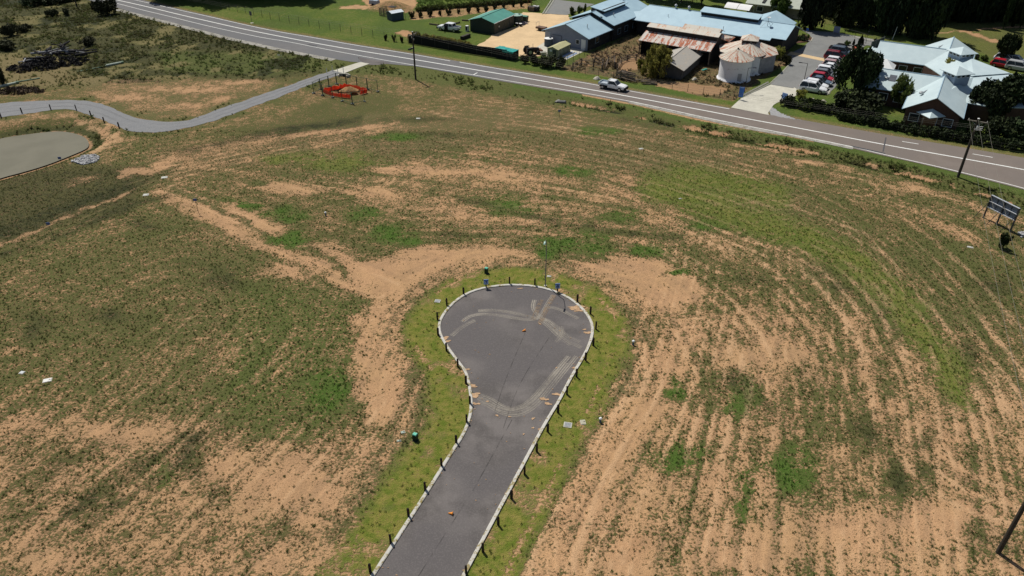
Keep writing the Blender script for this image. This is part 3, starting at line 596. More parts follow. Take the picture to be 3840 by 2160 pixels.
# pale gravel shoulder, tar patches and the turn-out
g = NT('shoulder'); p = g.pos(); n2 = g.noise(10, p, 2); sm_ = g.out(g.mix(g.ramp(n2, .3, .7), (.26, .25, .22), (.42, .40, .35)), .95)
g.l(g.ramp(g.math('ADD', g.noise(.7, p, 4, .7), g.math('MULTIPLY', n2, .3)), .30, .75), g.b.inputs['Alpha'])
mb = MB(); ribbon(mb, offset(resample(W3([(435,36),(620,84),(860,146),(1060,190),(1250,226)]), 60), .1), 1.5, .038)
ribbon(mb, resample(W3([(2360,383),(2600,436),(2790,478),(3000,514),(3200,556)]), 60), 1.2, .038); struct(mb.build('road_shoulder', sm_))
sheet('driveway_apron', smooth(W3([(1342,214),(1395,225),(1452,232),(1470,238),(1400,246),(1372,240),(1350,228)]), 1), .039, m_court)
sheet('culvert_slab', W3([(1250,266),(1300,249),(1350,233.5),(1386,240),(1340,256),(1290,276)]), .060, CONC, skirt=.3)
tar = MB(); tarm = plain('tar', (.075, .075, .08), .8, .2)
for pts in ([(1160,165),(1190,171),(1180,175),(1150,169)], [(3320,515),(3325,516),(3314,569),(3309,568)], [(3190,545),(3318,573),(3322,578),(3200,552)]): tar.slab([P(x, y, .043) for x, y in pts], .004)
struct(tar.build('tar_patch', tarm))
# concrete driveway, car park, sand yard
drive = W3([(2741,404),(2778,370),(2890,318),(2994,335),(3006,348),(2960,372),(2915,385),(2900,395),(2880,424),(2883,432)])
sheet('concrete_driveway', [(p.x, p.y) for p in drive], .046, CONC)
m_cp, g = asphalt('carpark_asphalt', (.185, .188, .182), (.20, .20, .19), .1)
sheet('car_park', W3([(2889,317),(2966,235),(2952,206),(3010,178),(3030,160),(3046,150),(3036,130),(3005,112),(3150,124),(3330,158),(3300,176),(3250,170),(3217,188),(3190,235),(3130,330),(3105,352),(2993,334)]), .042, m_cp)
sheet('threshold_strip', W3([(2951,206),(2966,194),(3100,222),(3092,231),(2966,205)]), .048, plain('buff_concrete', (.60, .44, .25), .9, .1))
sandm = plain('yard_sand', (.62, .45, .26), .97, .12, .35, bump=.15)
def rough(pts, amp, seed):
    out = []
    for i, p in enumerate(resample(pts+[pts[0]], 140)[:-1]):
        k = amp*(vnoise(np.array([i*.6]), np.array([seed*3.1]), seed)[0]-.5)*2; out.append((p.x+k, p.y+k*.7))
    return out
sheet('sand_yard', rough(W3([(1960,46),(2040,52),(2127,57),(2150,90),(2060,140),(2044,158),(2030,200),(2023,212),(1945,214),(1783,173),(1832,147),(1841,132),(1945,96),(1943,88)]), .5, 4), .036, sandm)
sheet('concrete_pad', W3([(2044,157),(2100,172),(2198,189),(2190,193),(2115,229),(2080,222),(2050,212),(2030,194),(2008,180)]), .044, CONC)
sheet('ramp_pavement', W3([(2040,51),(2075,-2),(2230,16),(2125,57)]), .05, m_cp)
kb = MB()
for a, b in (((2034,52),(2070,-4)), ((2045,52),(2080,-3))): kb.tube(P(*a, .1), P(*b, .1), .14, n=4)
for a, b in (((2792,361),(2890,312)), ((2890,312),(2935,270)), ((2935,270),(2962,240)), ((2784,358),(2880,308)), ((2994,333),(3106,354)), ((3106,354),(3113,341)), ((2978,331),(3006,350)), ((3200,205),(3217,178)), ((3010,152),(3042,155)), ((3042,155),(3048,143)), ((3150,128),(3330,163)), ((3182,222),(3208,198))): kb.tube(P(*a, .05), P(*b, .05), .17, n=4)
struct(kb.build('concrete_kerb', CONC))
isl = MB(); isl.slab([P(x, y, .10) for x, y in [(2960,156),(2985,134),(3020,130),(3044,140),(3046,150),(3030,156),(2985,162)]], .1); struct(isl.build('garden_bed', plain('mulch', (.10, .055, .035), .95, .4, 4)))
sheet('entry_gravel', rough(W3([(2885,418),(2895,402),(2930,425),(2985,447),(3010,452),(2950,444),(2890,432)]), .2, 3), .039, plain('grey_gravel', (.30, .30, .30), .95, .3, 6))
bedr = MB(); bedr.slab([P(x, y, .09) for x, y in [(3203,170),(3216,170),(3222,182),(3208,196),(3197,186)]], .06); struct(bedr.build('mulch_strip', plain('red_mulch', (.36, .07, .04), .95, .3, 4)))
# pond water
g = NT('pond_water'); p = g.pos(); g.bump(g.noise(2.2, g.scale(p, (1, 2.2, 1)), 3), .02, .25)
wmx = g.out(g.mix(g.ramp(g.noise(.25, p, 3), .35, .65), (.140, .128, .082), (.162, .148, .098)), .4); g.b.inputs['Specular IOR Level'].default_value = .22
sheet('water', [(p.x, p.y) for p in offset(smooth(W3(POND, -.9), 2, True), 0)], -.90, wmx)
# ------------------------------------------------------------------ buildings
def metal_roof(name, c, c2, rough=.45):
    g = NT(name); p = g.obj(); w = g.noise(.5, p, 4, .6); n = g.noise(1.2, g.scale(p, (6, 6, .6)), 3)
    col = g.mix(g.ramp(w, .35, .65), c, c2); col = g.mix(g.math('MULTIPLY', g.ramp(n, .4, .7), .18), col, mul(c, .75))
    g.b.inputs['Specular IOR Level'].default_value = .35; return g.out(col, rough)
def rust_roof(name, base, rust, amt, axis):
    """galvanised sheets; the rust runs down each sheet"""
    g = NT(name); p = g.obj(); sc = {'v': (1.9, .30, .30), 'r': (.8, .8, .8), 'u': (.16, 1.15, .3)}[axis]
    n = g.noise(1., g.scale(p, sc), 4, .65)
    if axis == 'r':
        sp = g.n('ShaderNodeSeparateXYZ'); g.l(p, sp.inputs[0]); cb_ = g.n('ShaderNodeCombineXYZ'); g.l(g.math('MULTIPLY', g.math('ARCTAN2', sp.outputs[1], sp.outputs[0]), 7.0), cb_.inputs[0]); g.l(g.math('MULTIPLY', sp.outputs[2], .5), cb_.inputs[1]); n = g.noise(1., cb_.outputs[0], 3, .6)
    n2 = g.noise(2.6, p, 4, .7); n3 = g.noise(.5, p, 2)
    f = g.ramp(g.math('ADD', g.math('ADD', n, g.math('MULTIPLY', n2, .55)), g.math('MULTIPLY', n3, .3)), amt, amt+.12)
    col = g.mix(f, g.mix(n2, mul(base, .8), mul(base, 1.15)), g.mix(g.ramp(n2, .3, .7), rust, mul(rust, 2.1)))
    return g.out(col, .7)
BLUE = metal_roof('blue_grey_steel', (.37, .52, .60), (.41, .57, .65)); PALE = metal_roof('pale_grey_steel', (.48, .585, .605), (.53, .635, .65))
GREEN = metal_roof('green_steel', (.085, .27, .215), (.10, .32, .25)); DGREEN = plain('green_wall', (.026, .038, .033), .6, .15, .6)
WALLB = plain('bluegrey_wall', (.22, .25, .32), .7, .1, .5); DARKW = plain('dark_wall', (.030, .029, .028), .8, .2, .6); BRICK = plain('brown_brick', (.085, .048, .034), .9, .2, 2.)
RUST_R = rust_roof('rusty_corrugated', (.60, .55, .49), (.23, .07, .033), .875, 'v'); RUST_L = rust_roof('weathered_iron', (.60, .56, .48), (.30, .14, .07), .97, 'v'); RUST_C = rust_roof('rusty_cone', (.60, .55, .46), (.24, .085, .045), .92, 'r')
WHITEP = plain('white_paint', (.78, .78, .76), .6, .06); GLASS = plain('dark_glass', (.02, .025, .03), .12, .1, spec=.5); TRIM = plain('trim_blue', (.30, .42, .50), .6, .08)
GALV = plain('galvanised', (.42, .44, .45), .5, .15, 3, metal=.3); TIMB = plain('old_timber', (.16, .125, .095), .9, .35, 3); BLACK = plain('black_rubber', (.018, .018, .018), .7, .2)
def gable(root, u0, u1, v0, v1, eave, ridge, axis, over, roofm, wallm, th=.10, names=('roof', 'wall')):
    """walls with gable ends and a two-slope roof; the ridge runs along the given axis"""
    rf, wl = MB(), MB(); T = (lambda a, b, z: (a, b, z)) if axis == 'v' else (lambda a, b, z: (b, a, z))
    if axis == 'v': a0, a1, b0, b1 = u0, u1, v0, v1
    else: a0, a1, b0, b1 = v0, v1, u0, u1
    m = (a0+a1)/2; s = (ridge-eave)/(m-a0); ez = eave-s*0
    A0, A1, B0, B1 = a0-over, a1+over, b0-over, b1+over; lo = eave-s*over
    rf.slab([T(A0, B0, lo+th), T(A0, B1, lo+th), T(m, B1, ridge+th), T(m, B0, ridge+th)], th*.9)
    rf.slab([T(m+.001, B0, ridge+th), T(m+.001, B1, ridge+th), T(A1, B1, lo+th), T(A1, B0, lo+th)], th*.9)
    o = rf.build(names[0], roofm, root)
    rg = MB(); rg.tube(T(m, B0-.01, ridge+th), T(m, B1+.01, ridge+th), .09, n=6); rg.build('ridge_cap', TRIM if roofm in (BLUE, PALE) else roofm, root)
    vs = [T(a0, b0, 0), T(a1, b0, 0), T(a1, b1, 0), T(a0, b1, 0), T(a0, b0, eave), T(a1, b0, eave), T(a1, b1, eave), T(a0, b1, eave), T(m, b0, ridge-.02), T(m, b1, ridge-.02)]
    wl.add(vs, [(0, 1, 5, 8, 4), (2, 3, 7, 9, 6), (1, 2, 6, 5), (3, 0, 4, 7)]); wl.build(names[1], wallm, root)
    gt = MB()
    for a in (A0-.06, A1+.06): gt.tube(T(a, B0, lo+.03), T(a, B1, lo+.03), .07, n=6)
    gt.build('gutter', TRIM if roofm in (BLUE, PALE) else (WHITEP if roofm == GREEN else roofm), root); return o
def opening(root, name, c, d, mat, rz=0, frame=WHITEP, ft=.07):
    """a framed window or door standing 2-6 cm proud of its wall: c centre, d = width, depth, height"""
    f = MB(); f.box(c, d, rz)
    o = f.build(name, mat, root); q = MB(); M = Matrix.Rotation(rz, 3, 'Z')
    for sx in (-1, 1): q.box(Vector(c)+M @ Vector((sx*(d[0]/2+ft/2), 0, 0)), (ft, d[1]+.03, d[2]+2*ft), rz)
    for sz in (-1, 1): q.box(Vector(c)+Vector((0, 0, sz*(d[2]/2+ft/2))), (d[0], d[1]+.03, ft), rz)
    q.build('frame', frame, o); return o
def flue(root, u, v, z, r=.07, h=.6, m=None): 
    mb = MB().tube((u, v, z-.4), (u, v, z+h), r).tube((u, v, z+h), (u, v, z+h+.12), r*2.2, r*.6); mb.build('flue', m or GALV, root)
# A: two stepped gabled halls
A = thing('school_hall', 'pale blue gabled building with two stepped roofs beside the sand yard', 'building', (6.84, 159.45, 0), R(-36.7))
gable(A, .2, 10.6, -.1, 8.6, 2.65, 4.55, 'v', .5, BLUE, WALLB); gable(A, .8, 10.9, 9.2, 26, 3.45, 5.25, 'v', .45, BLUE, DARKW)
mb = MB().slab([(4.4, 10.4, 5.95), (8.0, 10.4, 5.45), (8.0, 20.5, 5.45), (4.4, 20.5, 5.95)], .1); mb.build('clerestory_roof', BLUE, A)
MB().box((6.0, 15.4, 5.2), (2.9, 9.6, .75)).build('clerestory_wall', DARKW, A)
opening(A, 'window', (8.2, -.12, 1.45), (.7, .06, .8), GLASS); opening(A, 'door', (9.6, -.12, 1.05), (.9, .06, 2.0), WHITEP); opening(A, 'door', (.85, -.12, 1.2), (1.2, .06, 2.3), plain('grey_door', (.30, .33, .40), .6), frame=TRIM); opening(A, 'window', (5.4, -.12, 1.2), (.5, .06, .5), GLASS, frame=TRIM)
MB().path([(1.9, -.2, 2.0), (4.3, -.2, 2.0), (4.3, -.2, .4)], .05).build('pipe', plain('grey_pipe', (.12, .13, .16)), A)
MB().box((5.3, -.45, .55), (.9, .5, 1.1)).box((5.3, -.72, .6), (.7, .03, .7)).build('air_conditioner', plain('dark_unit', (.06, .06, .07)), A)
flue(A, 8.3, 3.2, 3.6); flue(A, 9.0, 12.6, 4.2)
lv = MB(); [lv.box((5.9+.55*i, 8.95, 4.4-.0*i), (.4, .35, .5)) for i in range(5)]; lv.build('louvre', DARKW, A)
for v in (3.4, 12, 15, 18.5, 22): opening(A, 'window', (10.68 if v < 9 else 10.92, v, 1.5), (1.2, .06, 1.1), GLASS, PI/2, TRIM)
MB().box((10.63, 4.25, 1.3), (.05, 8.6, 2.6)).build('side_wall_shade', DARKW, A)  # dark sheet over the wall: shade of the side turned from the sun, as colour
# B: long hall
B = thing('long_hall', 'long pale blue roofed hall with a raised clerestory behind the rusty barn', 'building', (24.67, 167.30, 0), R(-33.8))
rf = MB(); th = .1
rf.slab([(0, 0, 3), (31.5, 0, 3), (31.5, .9, 3.29), (34.3, .9, 3.29), (34.3, 6.2, 5), (2.5, 6.2, 5), (1.6, 3.4, 4.1), (.3, 2.9, 3.94)], th)
rf.slab([(2.5, 6.201, 5), (34.3, 6.201, 5), (34.3, 12.4, 3), (2.5, 12.4, 3)], th); rf.build('roof', BLUE, B)
MB().tube((2.5, 6.2, 5.0), (34.3, 6.2, 5.0), .1, n=6).build('ridge_cap', TRIM, B)
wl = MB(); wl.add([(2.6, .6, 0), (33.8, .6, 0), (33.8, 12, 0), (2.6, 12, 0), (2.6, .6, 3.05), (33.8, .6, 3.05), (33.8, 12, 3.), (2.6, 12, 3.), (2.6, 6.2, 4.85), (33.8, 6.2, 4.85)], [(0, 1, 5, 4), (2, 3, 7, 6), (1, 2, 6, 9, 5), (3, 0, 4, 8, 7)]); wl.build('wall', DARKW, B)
MB().tube((0, -.07, 2.93), (31.5, -.07, 2.93), .07, n=6).build('gutter', TRIM, B)
MB().slab([(14.6, 4.75, 5.42), (27.2, 4.75, 5.42), (27.2, 7.3, 5.95), (14.6, 7.3, 5.95)], .1).build('clerestory_roof', BLUE, B); MB().box((20.9, 6.2, 5.1), (12.2, 1.9, .75)).build('clerestory_wall', DARKW, B)
for u in (2.7, 5.6, 8.2): MB().box((u, .35, 1.45), (.14, .14, 2.9)).build('verandah_post', DARKW, B)
wg = MB(); wg.slab([(27.3, 6.3, 5.02), (27.3, 16.4, 5.02), (22.6, 16.4, 3.1), (22.6, 12.2, 3.1)], .1); wg.slab([(27.301, 6.3, 5.02), (32.0, 12.2, 3.1), (32.0, 16.4, 3.1), (27.301, 16.4, 5.02)], .1); wg.build('wing_roof', BLUE, B)
MB().add([(23, 16, 0), (31.6, 16, 0), (31.6, 16, 3.1), (27.3, 16, 4.9), (23, 16, 3.1), (23, 12, 0), (31.6, 12, 0), (31.6, 12, 3.1), (23, 12, 3.1)], [(0, 1, 2, 3, 4), (5, 0, 4, 8), (1, 6, 7, 2)]).build('wing_wall', WALLB, B)
for u in (11.6, 8.6): MB().lathe([(.14, -.3), (.14, .35), (.3, .4), (.3, .6), (.1, .8), (0, .8)], 12, (u, 6.3, 5.1)).build('roof_vent', GALV, B)
flue(B, 8.5, 2.8, 3.9, .05, .4); flue(B, 21.5, .9, 3.3, .05, .7)
di = MB().tube((29.2, 4.6, 4.4), (29.2, 4.6, 6.0), .05).tube((29.2, 4.6, 5.5), (30.3, 4.0, 4.3), .03).tube((29.2, 4.6, 5.5), (28.0, 3.8, 4.2), .03).tube((29.2, 4.6, 5.5), (30.0, 5.8, 4.8), .03); di.build('antenna_mast', GALV, B); MB().lathe([(0, 0), (.25, .06), (.4, .2)], 14, (29.2, 4.6, 6.0)).build('antenna_dish', WHITEP, B)
# rusty barn
K = thing('old_barn', 'rusty corrugated iron barn with a raised monitor roof', 'barn', (25.05, 150.61, 0), R(-33.3))
MB().slab([(0, 0, 2.85), (14.9, 0, 2.85), (14.9, 2.9, 4.15), (.2, 2.9, 4.15)], .07).build('roof', RUST_R, K)
MB().slab([(.4, 2.55, 4.98), (15.2, 2.55, 4.98), (15.2, 4.0, 5.48), (.4, 4.0, 5.48)], .07).slab([(.4, 4.001, 5.48), (15.2, 4.001, 5.48), (15.2, 5.5, 4.98), (.4, 5.5, 4.98)], .07).build('monitor_roof', RUST_L, K)
MB().slab([(6.4, 6.3, 4.75), (14, 6.3, 4.75), (14, 7.4, 5.35), (6.4, 7.4, 5.35)], .06).slab([(6.4, 7.401, 5.35), (14, 7.401, 5.35), (14, 8.6, 4.7), (6.4, 8.6, 4.7)], .06).build('rear_ridge_roof', RUST_L, K)
MB().slab([(.2, 5.3, 4.2), (14.9, 5.3, 4.2), (14.9, 9.4, 2.9), (.2, 9.4, 2.9)], .07).build('rear_roof', RUST_R, K)
MB().box((7.7, 4.05, 4.55), (14.3, 2.5, .86)).box((10.2, 7.4, 4.2), (7.2, 1.9, 1.05)).build('monitor_wall', DARKW, K)
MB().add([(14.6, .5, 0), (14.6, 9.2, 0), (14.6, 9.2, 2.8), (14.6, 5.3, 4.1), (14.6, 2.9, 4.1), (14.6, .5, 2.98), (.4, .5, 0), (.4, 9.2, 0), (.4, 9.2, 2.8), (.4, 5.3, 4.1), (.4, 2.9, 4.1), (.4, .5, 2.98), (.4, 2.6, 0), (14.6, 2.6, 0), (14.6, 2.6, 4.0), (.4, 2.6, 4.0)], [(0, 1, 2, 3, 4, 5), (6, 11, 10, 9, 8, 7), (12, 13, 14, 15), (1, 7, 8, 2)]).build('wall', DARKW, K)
for u in (.25, 3.2, 6.2, 9.2, 12.2, 14.7): MB().box((u, .3, 1.4), (.18, .18, 2.8)).build('post', TIMB, K)
q = MB(); q.slab([P(2698,126,4.3), P(2758,139,3.6), P(2736,157,3.1), P(2701,144,3.9)], .06); q.build('rusty_lean_to_roof', RUST_C)
lt = bpy.data.objects['rusty_lean_to_roof']; lt.name = 'roof'; r0 = thing('lean_to', 'small rusty lean-to roof between the barn and the cupola shed', 'shed', (0, 0, 0)); lt.parent = r0
w = [P(2700,144,3.8), P(2735,157,3.0), P(2757,140,3.5)]; MB().add([(p.x, p.y, z) for p in w for z in (0, p.z-.05)], [(0, 2, 3, 1), (2, 4, 5, 3)]).build('wall', DARKW, r0)
# low grey shed
S = thing('grey_shed', 'low grey corrugated gable shed with a weathered roof in dry grass', 'shed', (31.22, 134.16, 0), R(61.5))
m_gr = rust_roof('grey_corrugated', (.40, .375, .33), (.26, .22, .17), 1.0, 'u')
gable(S, 0, 11.6, .5, 6.2, 1.85, 3.0, 'u', .3, m_gr, plain('weathered_iron_wall', (.08, .08, .08), .8, .25, 1.2))
q = thing('tank_stand', 'small flat teal roofed lean-to at the end of the grey shed', 'shed', (31.22, 134.16, 0), R(61.5)); MB().slab([(12.0, 1.0, 2.1), (13.6, -1.2, 2.0), (14.6, -.2, 2.1), (12.6, 2.2, 2.2)], .1).build('roof', plain('teal_sheet', (.42, .58, .60), .5), q); MB().prism([(12.2, 1.1), (13.5, -.8), (14.3, -.1), (12.7, 2.0)], 0, 1.95).build('wall', DARKW, q)
# octagonal cupola shed
cH = P(2806, 186, 3.2); H = thing('cupola_shed', 'eight sided rusty roofed shed with a square cupola behind the white silos', 'shed', (cH.x, cH.y, 0), R(-10))
def polyring(r, z, n, a0=0): return [(r*math.cos(a0+2*PI*i/n), r*math.sin(a0+2*PI*i/n), z) for i in range(n)]
mb = MB(); a, b = polyring(5.7, 3.2, 8, R(22)), polyring(1.5, 4.75, 8, R(22))
for i in range(8): mb.slab([a[i], a[(i+1) % 8], b[(i+1) % 8], b[i]], .06)
mb.build('roof', RUST_C, H); MB().loft([polyring(5.3, 0, 8, R(22)), polyring(5.3, 3.25, 8, R(22))], False).build('wall', plain('pale_iron_wall', (.30, .30, .31), .8, .25), H)
MB().loft([polyring(1.75, 4.4, 4, R(35)), polyring(1.75, 5.3, 4, R(35))], False).build('cupola_wall', DARKW, H)
mb = MB(); a = polyring(2.3, 5.25, 4, R(35))
for i in range(4): mb.slab([a[i], a[(i+1) % 4], (0, 0, 6.1), (.001, 0, 6.1)], .05)
mb.build('cupola_roof', RUST_C, H)
# silos
g = NT('whitewash'); p = g.obj(); n1 = g.noise(1., g.scale(p, (1, 1, 1.6)), 5, .65); n2 = g.noise(6, p, 3, .7)
WHW = g.out(g.mix(g.ramp(g.math('ADD', g.math('MULTIPLY', n1, .7), g.math('MULTIPLY', n2, .4)), .60, .76), (.83, .83, .84), (.38, .35, .31)), .85); g.bump(n2, .03, .4)
def silo(px, py, r, top_px, peak_px, label):
    b = P(px, py); b.y += r; he = height_of(Vector((b.x, b.y-r, 0)), top_px); hp = height_of(b, peak_px)
    t = thing('grain_silo', label, 'silo', b, 0, 'round white silos'); MB().lathe([(r+.25, -.1), (r+.25, .12), (r+.1, .2), (r+.02, .5), (r, .6), (r, he+.05)], 40).build('wall', WHW, t, True)
    mb = MB(); n = 20
    for i in range(n):
        a0, a1 = 2*PI*i/n, 2*PI*(i+1)/n; R1 = r+.32; mb.slab([(R1*math.cos(a0), R1*math.sin(a0), he), (R1*math.cos(a1), R1*math.sin(a1), he), (.06*math.cos(a1), .06*math.sin(a1), hp), (.06*math.cos(a0), .06*math.sin(a0), hp)], .05)
    mb.build('roof', RUST_C, t); rb = MB()
    for i in range(n): a0 = 2*PI*i/n; rb.tube(((r+.33)*math.cos(a0), (r+.33)*math.sin(a0), he+.02), (0, 0, hp+.02), .035, n=4)
    rb.build('roof_seams', RUST_L, t); MB().tube((0, 0, hp-.05), (0, 0, hp+.2), .16).build('cap', DARKW, t); return t, he
s1, he1 = silo(2765, 312, 2.8, 233, 183.5, 'white washed round silo with a rusty cone roof standing nearest the road')
s2, _ = silo(2812, 284, 2.7, 212, 163.7, 'second white silo half hidden behind the front one, with a tall slot opening')
opening(s2, 'slot_opening', (2.66, -.5, 2.2), (.5, .06, 1.3), DARKW, PI/2-.2, DARKW); MB().box((.2, -2.83, 1.0), (.7, .05, 1.4)).build('hatch', plain('patch', (.40, .40, .42)), s1)
# green shed with its tank
Gs = thing('green_shed', 'dark green steel shed with a pale green gable roof', 'shed', (-9.27, 168.22, 0), R(-29.3))
gable(Gs, 0, 6.0, .2, 9.2, 2.45, 3.25, 'v', .25, GREEN, DGREEN)
for v in (2.6, 4.8, 7.0): MB().box((6.04, v, 1.2), (.06, .12, 2.3)).build('door_post', plain('grey_trim', (.12, .13, .12)), Gs)
for v in (1.4, 3.7, 5.9, 8.1): MB().box((6.02, v, 1.15), (.05, 1.9, 2.2)).build('roller_door', plain('olive_door', (.055, .06, .05), .6, .1), Gs)
MB().box((6.12, 2.3, 1.3), (.1, .4, .35)).build('meter_box', GALV, Gs)
def tank(px, py, r, h, label, wall, top):
    b = P(px, py); t = thing('water_tank', label, 'tank', (b.x, b.y+r, 0)); mb = MB().lathe([(r, 0)]+[(r+(.03 if i % 2 else 0), h*i/14) for i in range(15)], 30); mb.build('wall', wall, t)
    MB().lathe([(r+.06, h), (r*.5, h+.14), (0, h+.2)], 30).build('lid', top, t, True); MB().tube((r*.4, -.2, h+.1), (r*.4, -.2, h+.25), .25).build('hatch', wall, t); return t
tank(1938, 94, 1.35, 1.95, 'round dark green tank with a pale green lid behind the green shed', DGREEN, plain('pale_green_lid', (.30, .45, .38), .5)); tank(2057, 177, .85, 1.6, 'dark round tank with a white lid against the blue gabled building', plain('slate_tank', (.05, .07, .09), .5), WHITEP)
# far shed with a mesh run
b0 = P(1471, 80); b1 = P(1515, 72); Fs = thing('garden_shed', 'small slate blue garden shed with a white roof on the far lawn', 'shed', b0, ang(b0, b1)); L = (b1-b0).length
MB().box((L/2, 1.1, .85), (L, 2.2, 1.7)).build('wall', plain('slate_wall', (.06, .085, .11), .6), Fs); MB().slab([(-.1, -.1, 1.72), (L+.1, -.1, 1.72), (L+.1, 1.15, 2.1), (-.1, 1.15, 2.1)], .06).slab([(-.1, 1.151, 2.1), (L+.1, 1.151, 2.1), (L+.1, 2.4, 1.72), (-.1, 2.4, 1.72)], .06).build('roof', plain('white_steel', (.62, .68, .72), .5), Fs)
b0 = P(1424, 58); Av = thing('chicken_run', 'dark timber and mesh poultry run beside the small slate shed', 'enclosure', b0, R(-35)); 
for u, v in ((0, 0), (1.4, 0), (2.8, 0), (0, 2.4), (2.8, 2.4)): MB().box((u, v, .9), (.1, .1, 1.8)).build('post', TIMB, Av)
mb = MB(); [mb.box((1.4, 0, .15+.3*i), (2.8, .04, .12)) for i in range(6)]; [mb.box((0, 1.2, .15+.3*i), (.04, 2.4, .12)) for i in range(6)]; mb.build('slat_side', TIMB, Av); MB().box((2.2, 2.2, 1.85), (1.8, 1.6, .08)).build('roof', DARKW, Av)
# far beige roofed building and carport
b0 = P(2799, 48); b1 = P(3010, 74); Fb = thing('far_house', 'long low building with a pale grey green roof among trees behind the long hall', 'building', b0, ang(b0, b1)); L = (b1-b0).length
gable(Fb, 0, L, 0, 8, 2.4, 3.9, 'u', .5, plain('sage_roof', (.42, .45, .38), .6, .1), plain('tan_wall', (.26, .22, .16), .8), names=('roof', 'wall'))
for u in (3, 6.5, 13.5): opening(Fb, 'window', (u, -.05, 1.3), (1.3, .06, 1.0), GLASS)
MB().slab([(3.2, .1, 2.75), (3.8, .1, 2.75), (3.9, 1.6, 3.35), (3.3, 1.6, 3.35)], .12).build('roof_panel', BLACK, Fb)
b0 = P(2712, 60); Cp = thing('arched_carport', 'open carport with a white curved roof behind the long hall', 'carport', b0, R(-34)); mb = MB()
for k in (0, 1):
    pr = [(3*k+.05*k, 4*t-.3, 2.0+.8*math.sin(PI*t)) for t in np.linspace(0, 1, 9)]; mb.loft([[(x, y, z), (x+2.95, y, z), (x+2.95, y, z-.06), (x, y, z-.06)] for x, y, z in pr])
mb.build('roof', WHITEP, Cp)
for u in (.1, 3, 5.9):
    for v in (0, 3.4): MB().tube((u, v, 0), (u, v, 2.1), .06).build('post', GALV, Cp)
# C: brick home under pale roofs
Cc = thing('brick_home', 'sprawling brown brick building under pale steel roofs with two glazed cupolas', 'building', (60.65, 112.07, 0), R(-30.6))
gable(Cc, .4, 7.9, .4, 12, 2.85, 5.0, 'v', .45, PALE, BRICK); gable(Cc, -7.8, 4.1, 8.3, 15.8, 2.9, 4.85, 'u', .4, PALE, BRICK); gable(Cc, -7.8, 3.4, 26.4, 33.8, 2.9, 4.85, 'u', .4, PALE, BRICK); gable(Cc, -.4, 7.3, 30.1, 39.6, 2.9, 4.9, 'v', .4, PALE, BRICK)
MB().slab([(-10.2, 27.2, 2.6), (-8.2, 27.2, 2.6), (-8.2, 30.0, 3.6), (-9.2, 30.0, 3.6)], .1).slab([(-10.2, 27.2, 2.6), (-9.2, 30, 3.6), (-9.2, 31, 3.6), (-10.2, 33, 2.6)], .1).build('porch_roof', PALE, Cc); MB().box((-8.9, 30, 1.25), (2, 4.6, 2.5)).build('porch_wall', BRICK, Cc)
Mi = Cc.matrix_world.inverted() if False else None
def loc_of(root, p):
    d = Vector(p)-Vector(root.location); return Matrix.Rotation(-root.rotation_euler.z, 3, 'Z') @ d
def skirted(name, pts, mat, wmat, wall_edges):
    q = [loc_of(Cc, P(*p)) for p in pts]; MB().slab(q, .1).build(name, mat, Cc); wb = MB()
    for i in wall_edges:
        a, b = q[i], q[(i+1) % len(q)]; wb.add([(a.x, a.y, 0), (b.x, b.y, 0), (b.x, b.y, b.z-.1), (a.x, a.y, a.z-.1)], [(0, 1, 2, 3)])
    wb.build('wall', wmat, Cc)
skirted('link_roof', [(3556,190,4.9), (3466,243,2.95), (3497,261,2.95), (3540,290,3.5), (3652,284,3.95), (3788,274,3.95), (3642,218,4.9)], PALE, BRICK, (1, 2, 5))
skirted('east_roof', [(3600,289,3.8), (3652,286,3.75), (3790,276,3.75), (3930,286,3.75), (3990,330,2.9), (3900,405,2.7), (3720,402,2.7), (3618,384,2.75), (3560,340,4.3)], PALE, BRICK, (4, 5, 6))
for px, py in ((3737, 307), (3783, 302)):
    c = loc_of(Cc, P(px, py, 3.5)); MB().box(c, (.9, 1.5, .12), R(15), tilt=(R(12), 0)).build('skylight', GLASS, Cc)
c = loc_of(Cc, P(3354, 282, 4.0)); o = MB().box((0, 0, 0), (1.1, 1.5, .12), 0, tilt=(R(27), 0)).build('skylight', plain('grey_glass', (.12, .13, .15), .2), Cc, loc=(-3.2, 10.4, 4.05))
def cupola(u, v, z0, ze, zp):
    h = 2.6; t = MB(); a = polyring(h, ze, 4, 0); a = [(u+x, v+y, z) for x, y, z in a]
    for i in range(4): t.slab([a[i], a[(i+1) % 4], (u, v, zp), (u+.001, v, zp)], .08)
    r = t.build('cupola_roof', PALE, Cc); s = 2.0; w = [(u+s*math.cos(k*PI/2), v+s*math.sin(k*PI/2)) for k in range(4)]
    bx = MB().loft([[(x, y, z0) for x, y in w], [(x, y, ze) for x, y in w]], False).build('cupola_wall', plain('pale_blue_wall', (.34, .42, .52), .6, .06), Cc)
    for k in range(4):
        a0, b0 = Vector((*w[k], 0)), Vector((*w[(k+1) % 4], 0)); n = (b0-a0).normalized(); nn = Vector((n.y, -n.x, 0))
        for j in (.2, .5, .8):
            c = a0.lerp(b0, j)+nn*.02; opening(bx, 'window', (c.x, c.y, ze-.36), (.56, .05, .34), GLASS, math.atan2(n.y, n.x), WHITEP, .05)
cupola(5.5, 27.6, 3.9, 5.55, 6.4); cupola(5.7, 13.4, 3.8, 5.8, 6.7)
pr = MB(); a = [(4.0+x, .3+y, z) for x, y, z in polyring(2.05, 2.45, 4, 0)]
for i in range(4): pr.slab([a[i], a[(i+1) % 4], (4.0, .3, 3.3), (4.001, .3, 3.3)], .08)
pr.build('porch_roof', PALE, Cc)
for x, y in ((3.1, -.5), (4.9, -.5)): MB().box((x, y, 1.2), (.16, .16, 2.4)).build('porch_post', plain('tan_post', (.35, .22, .12)), Cc)
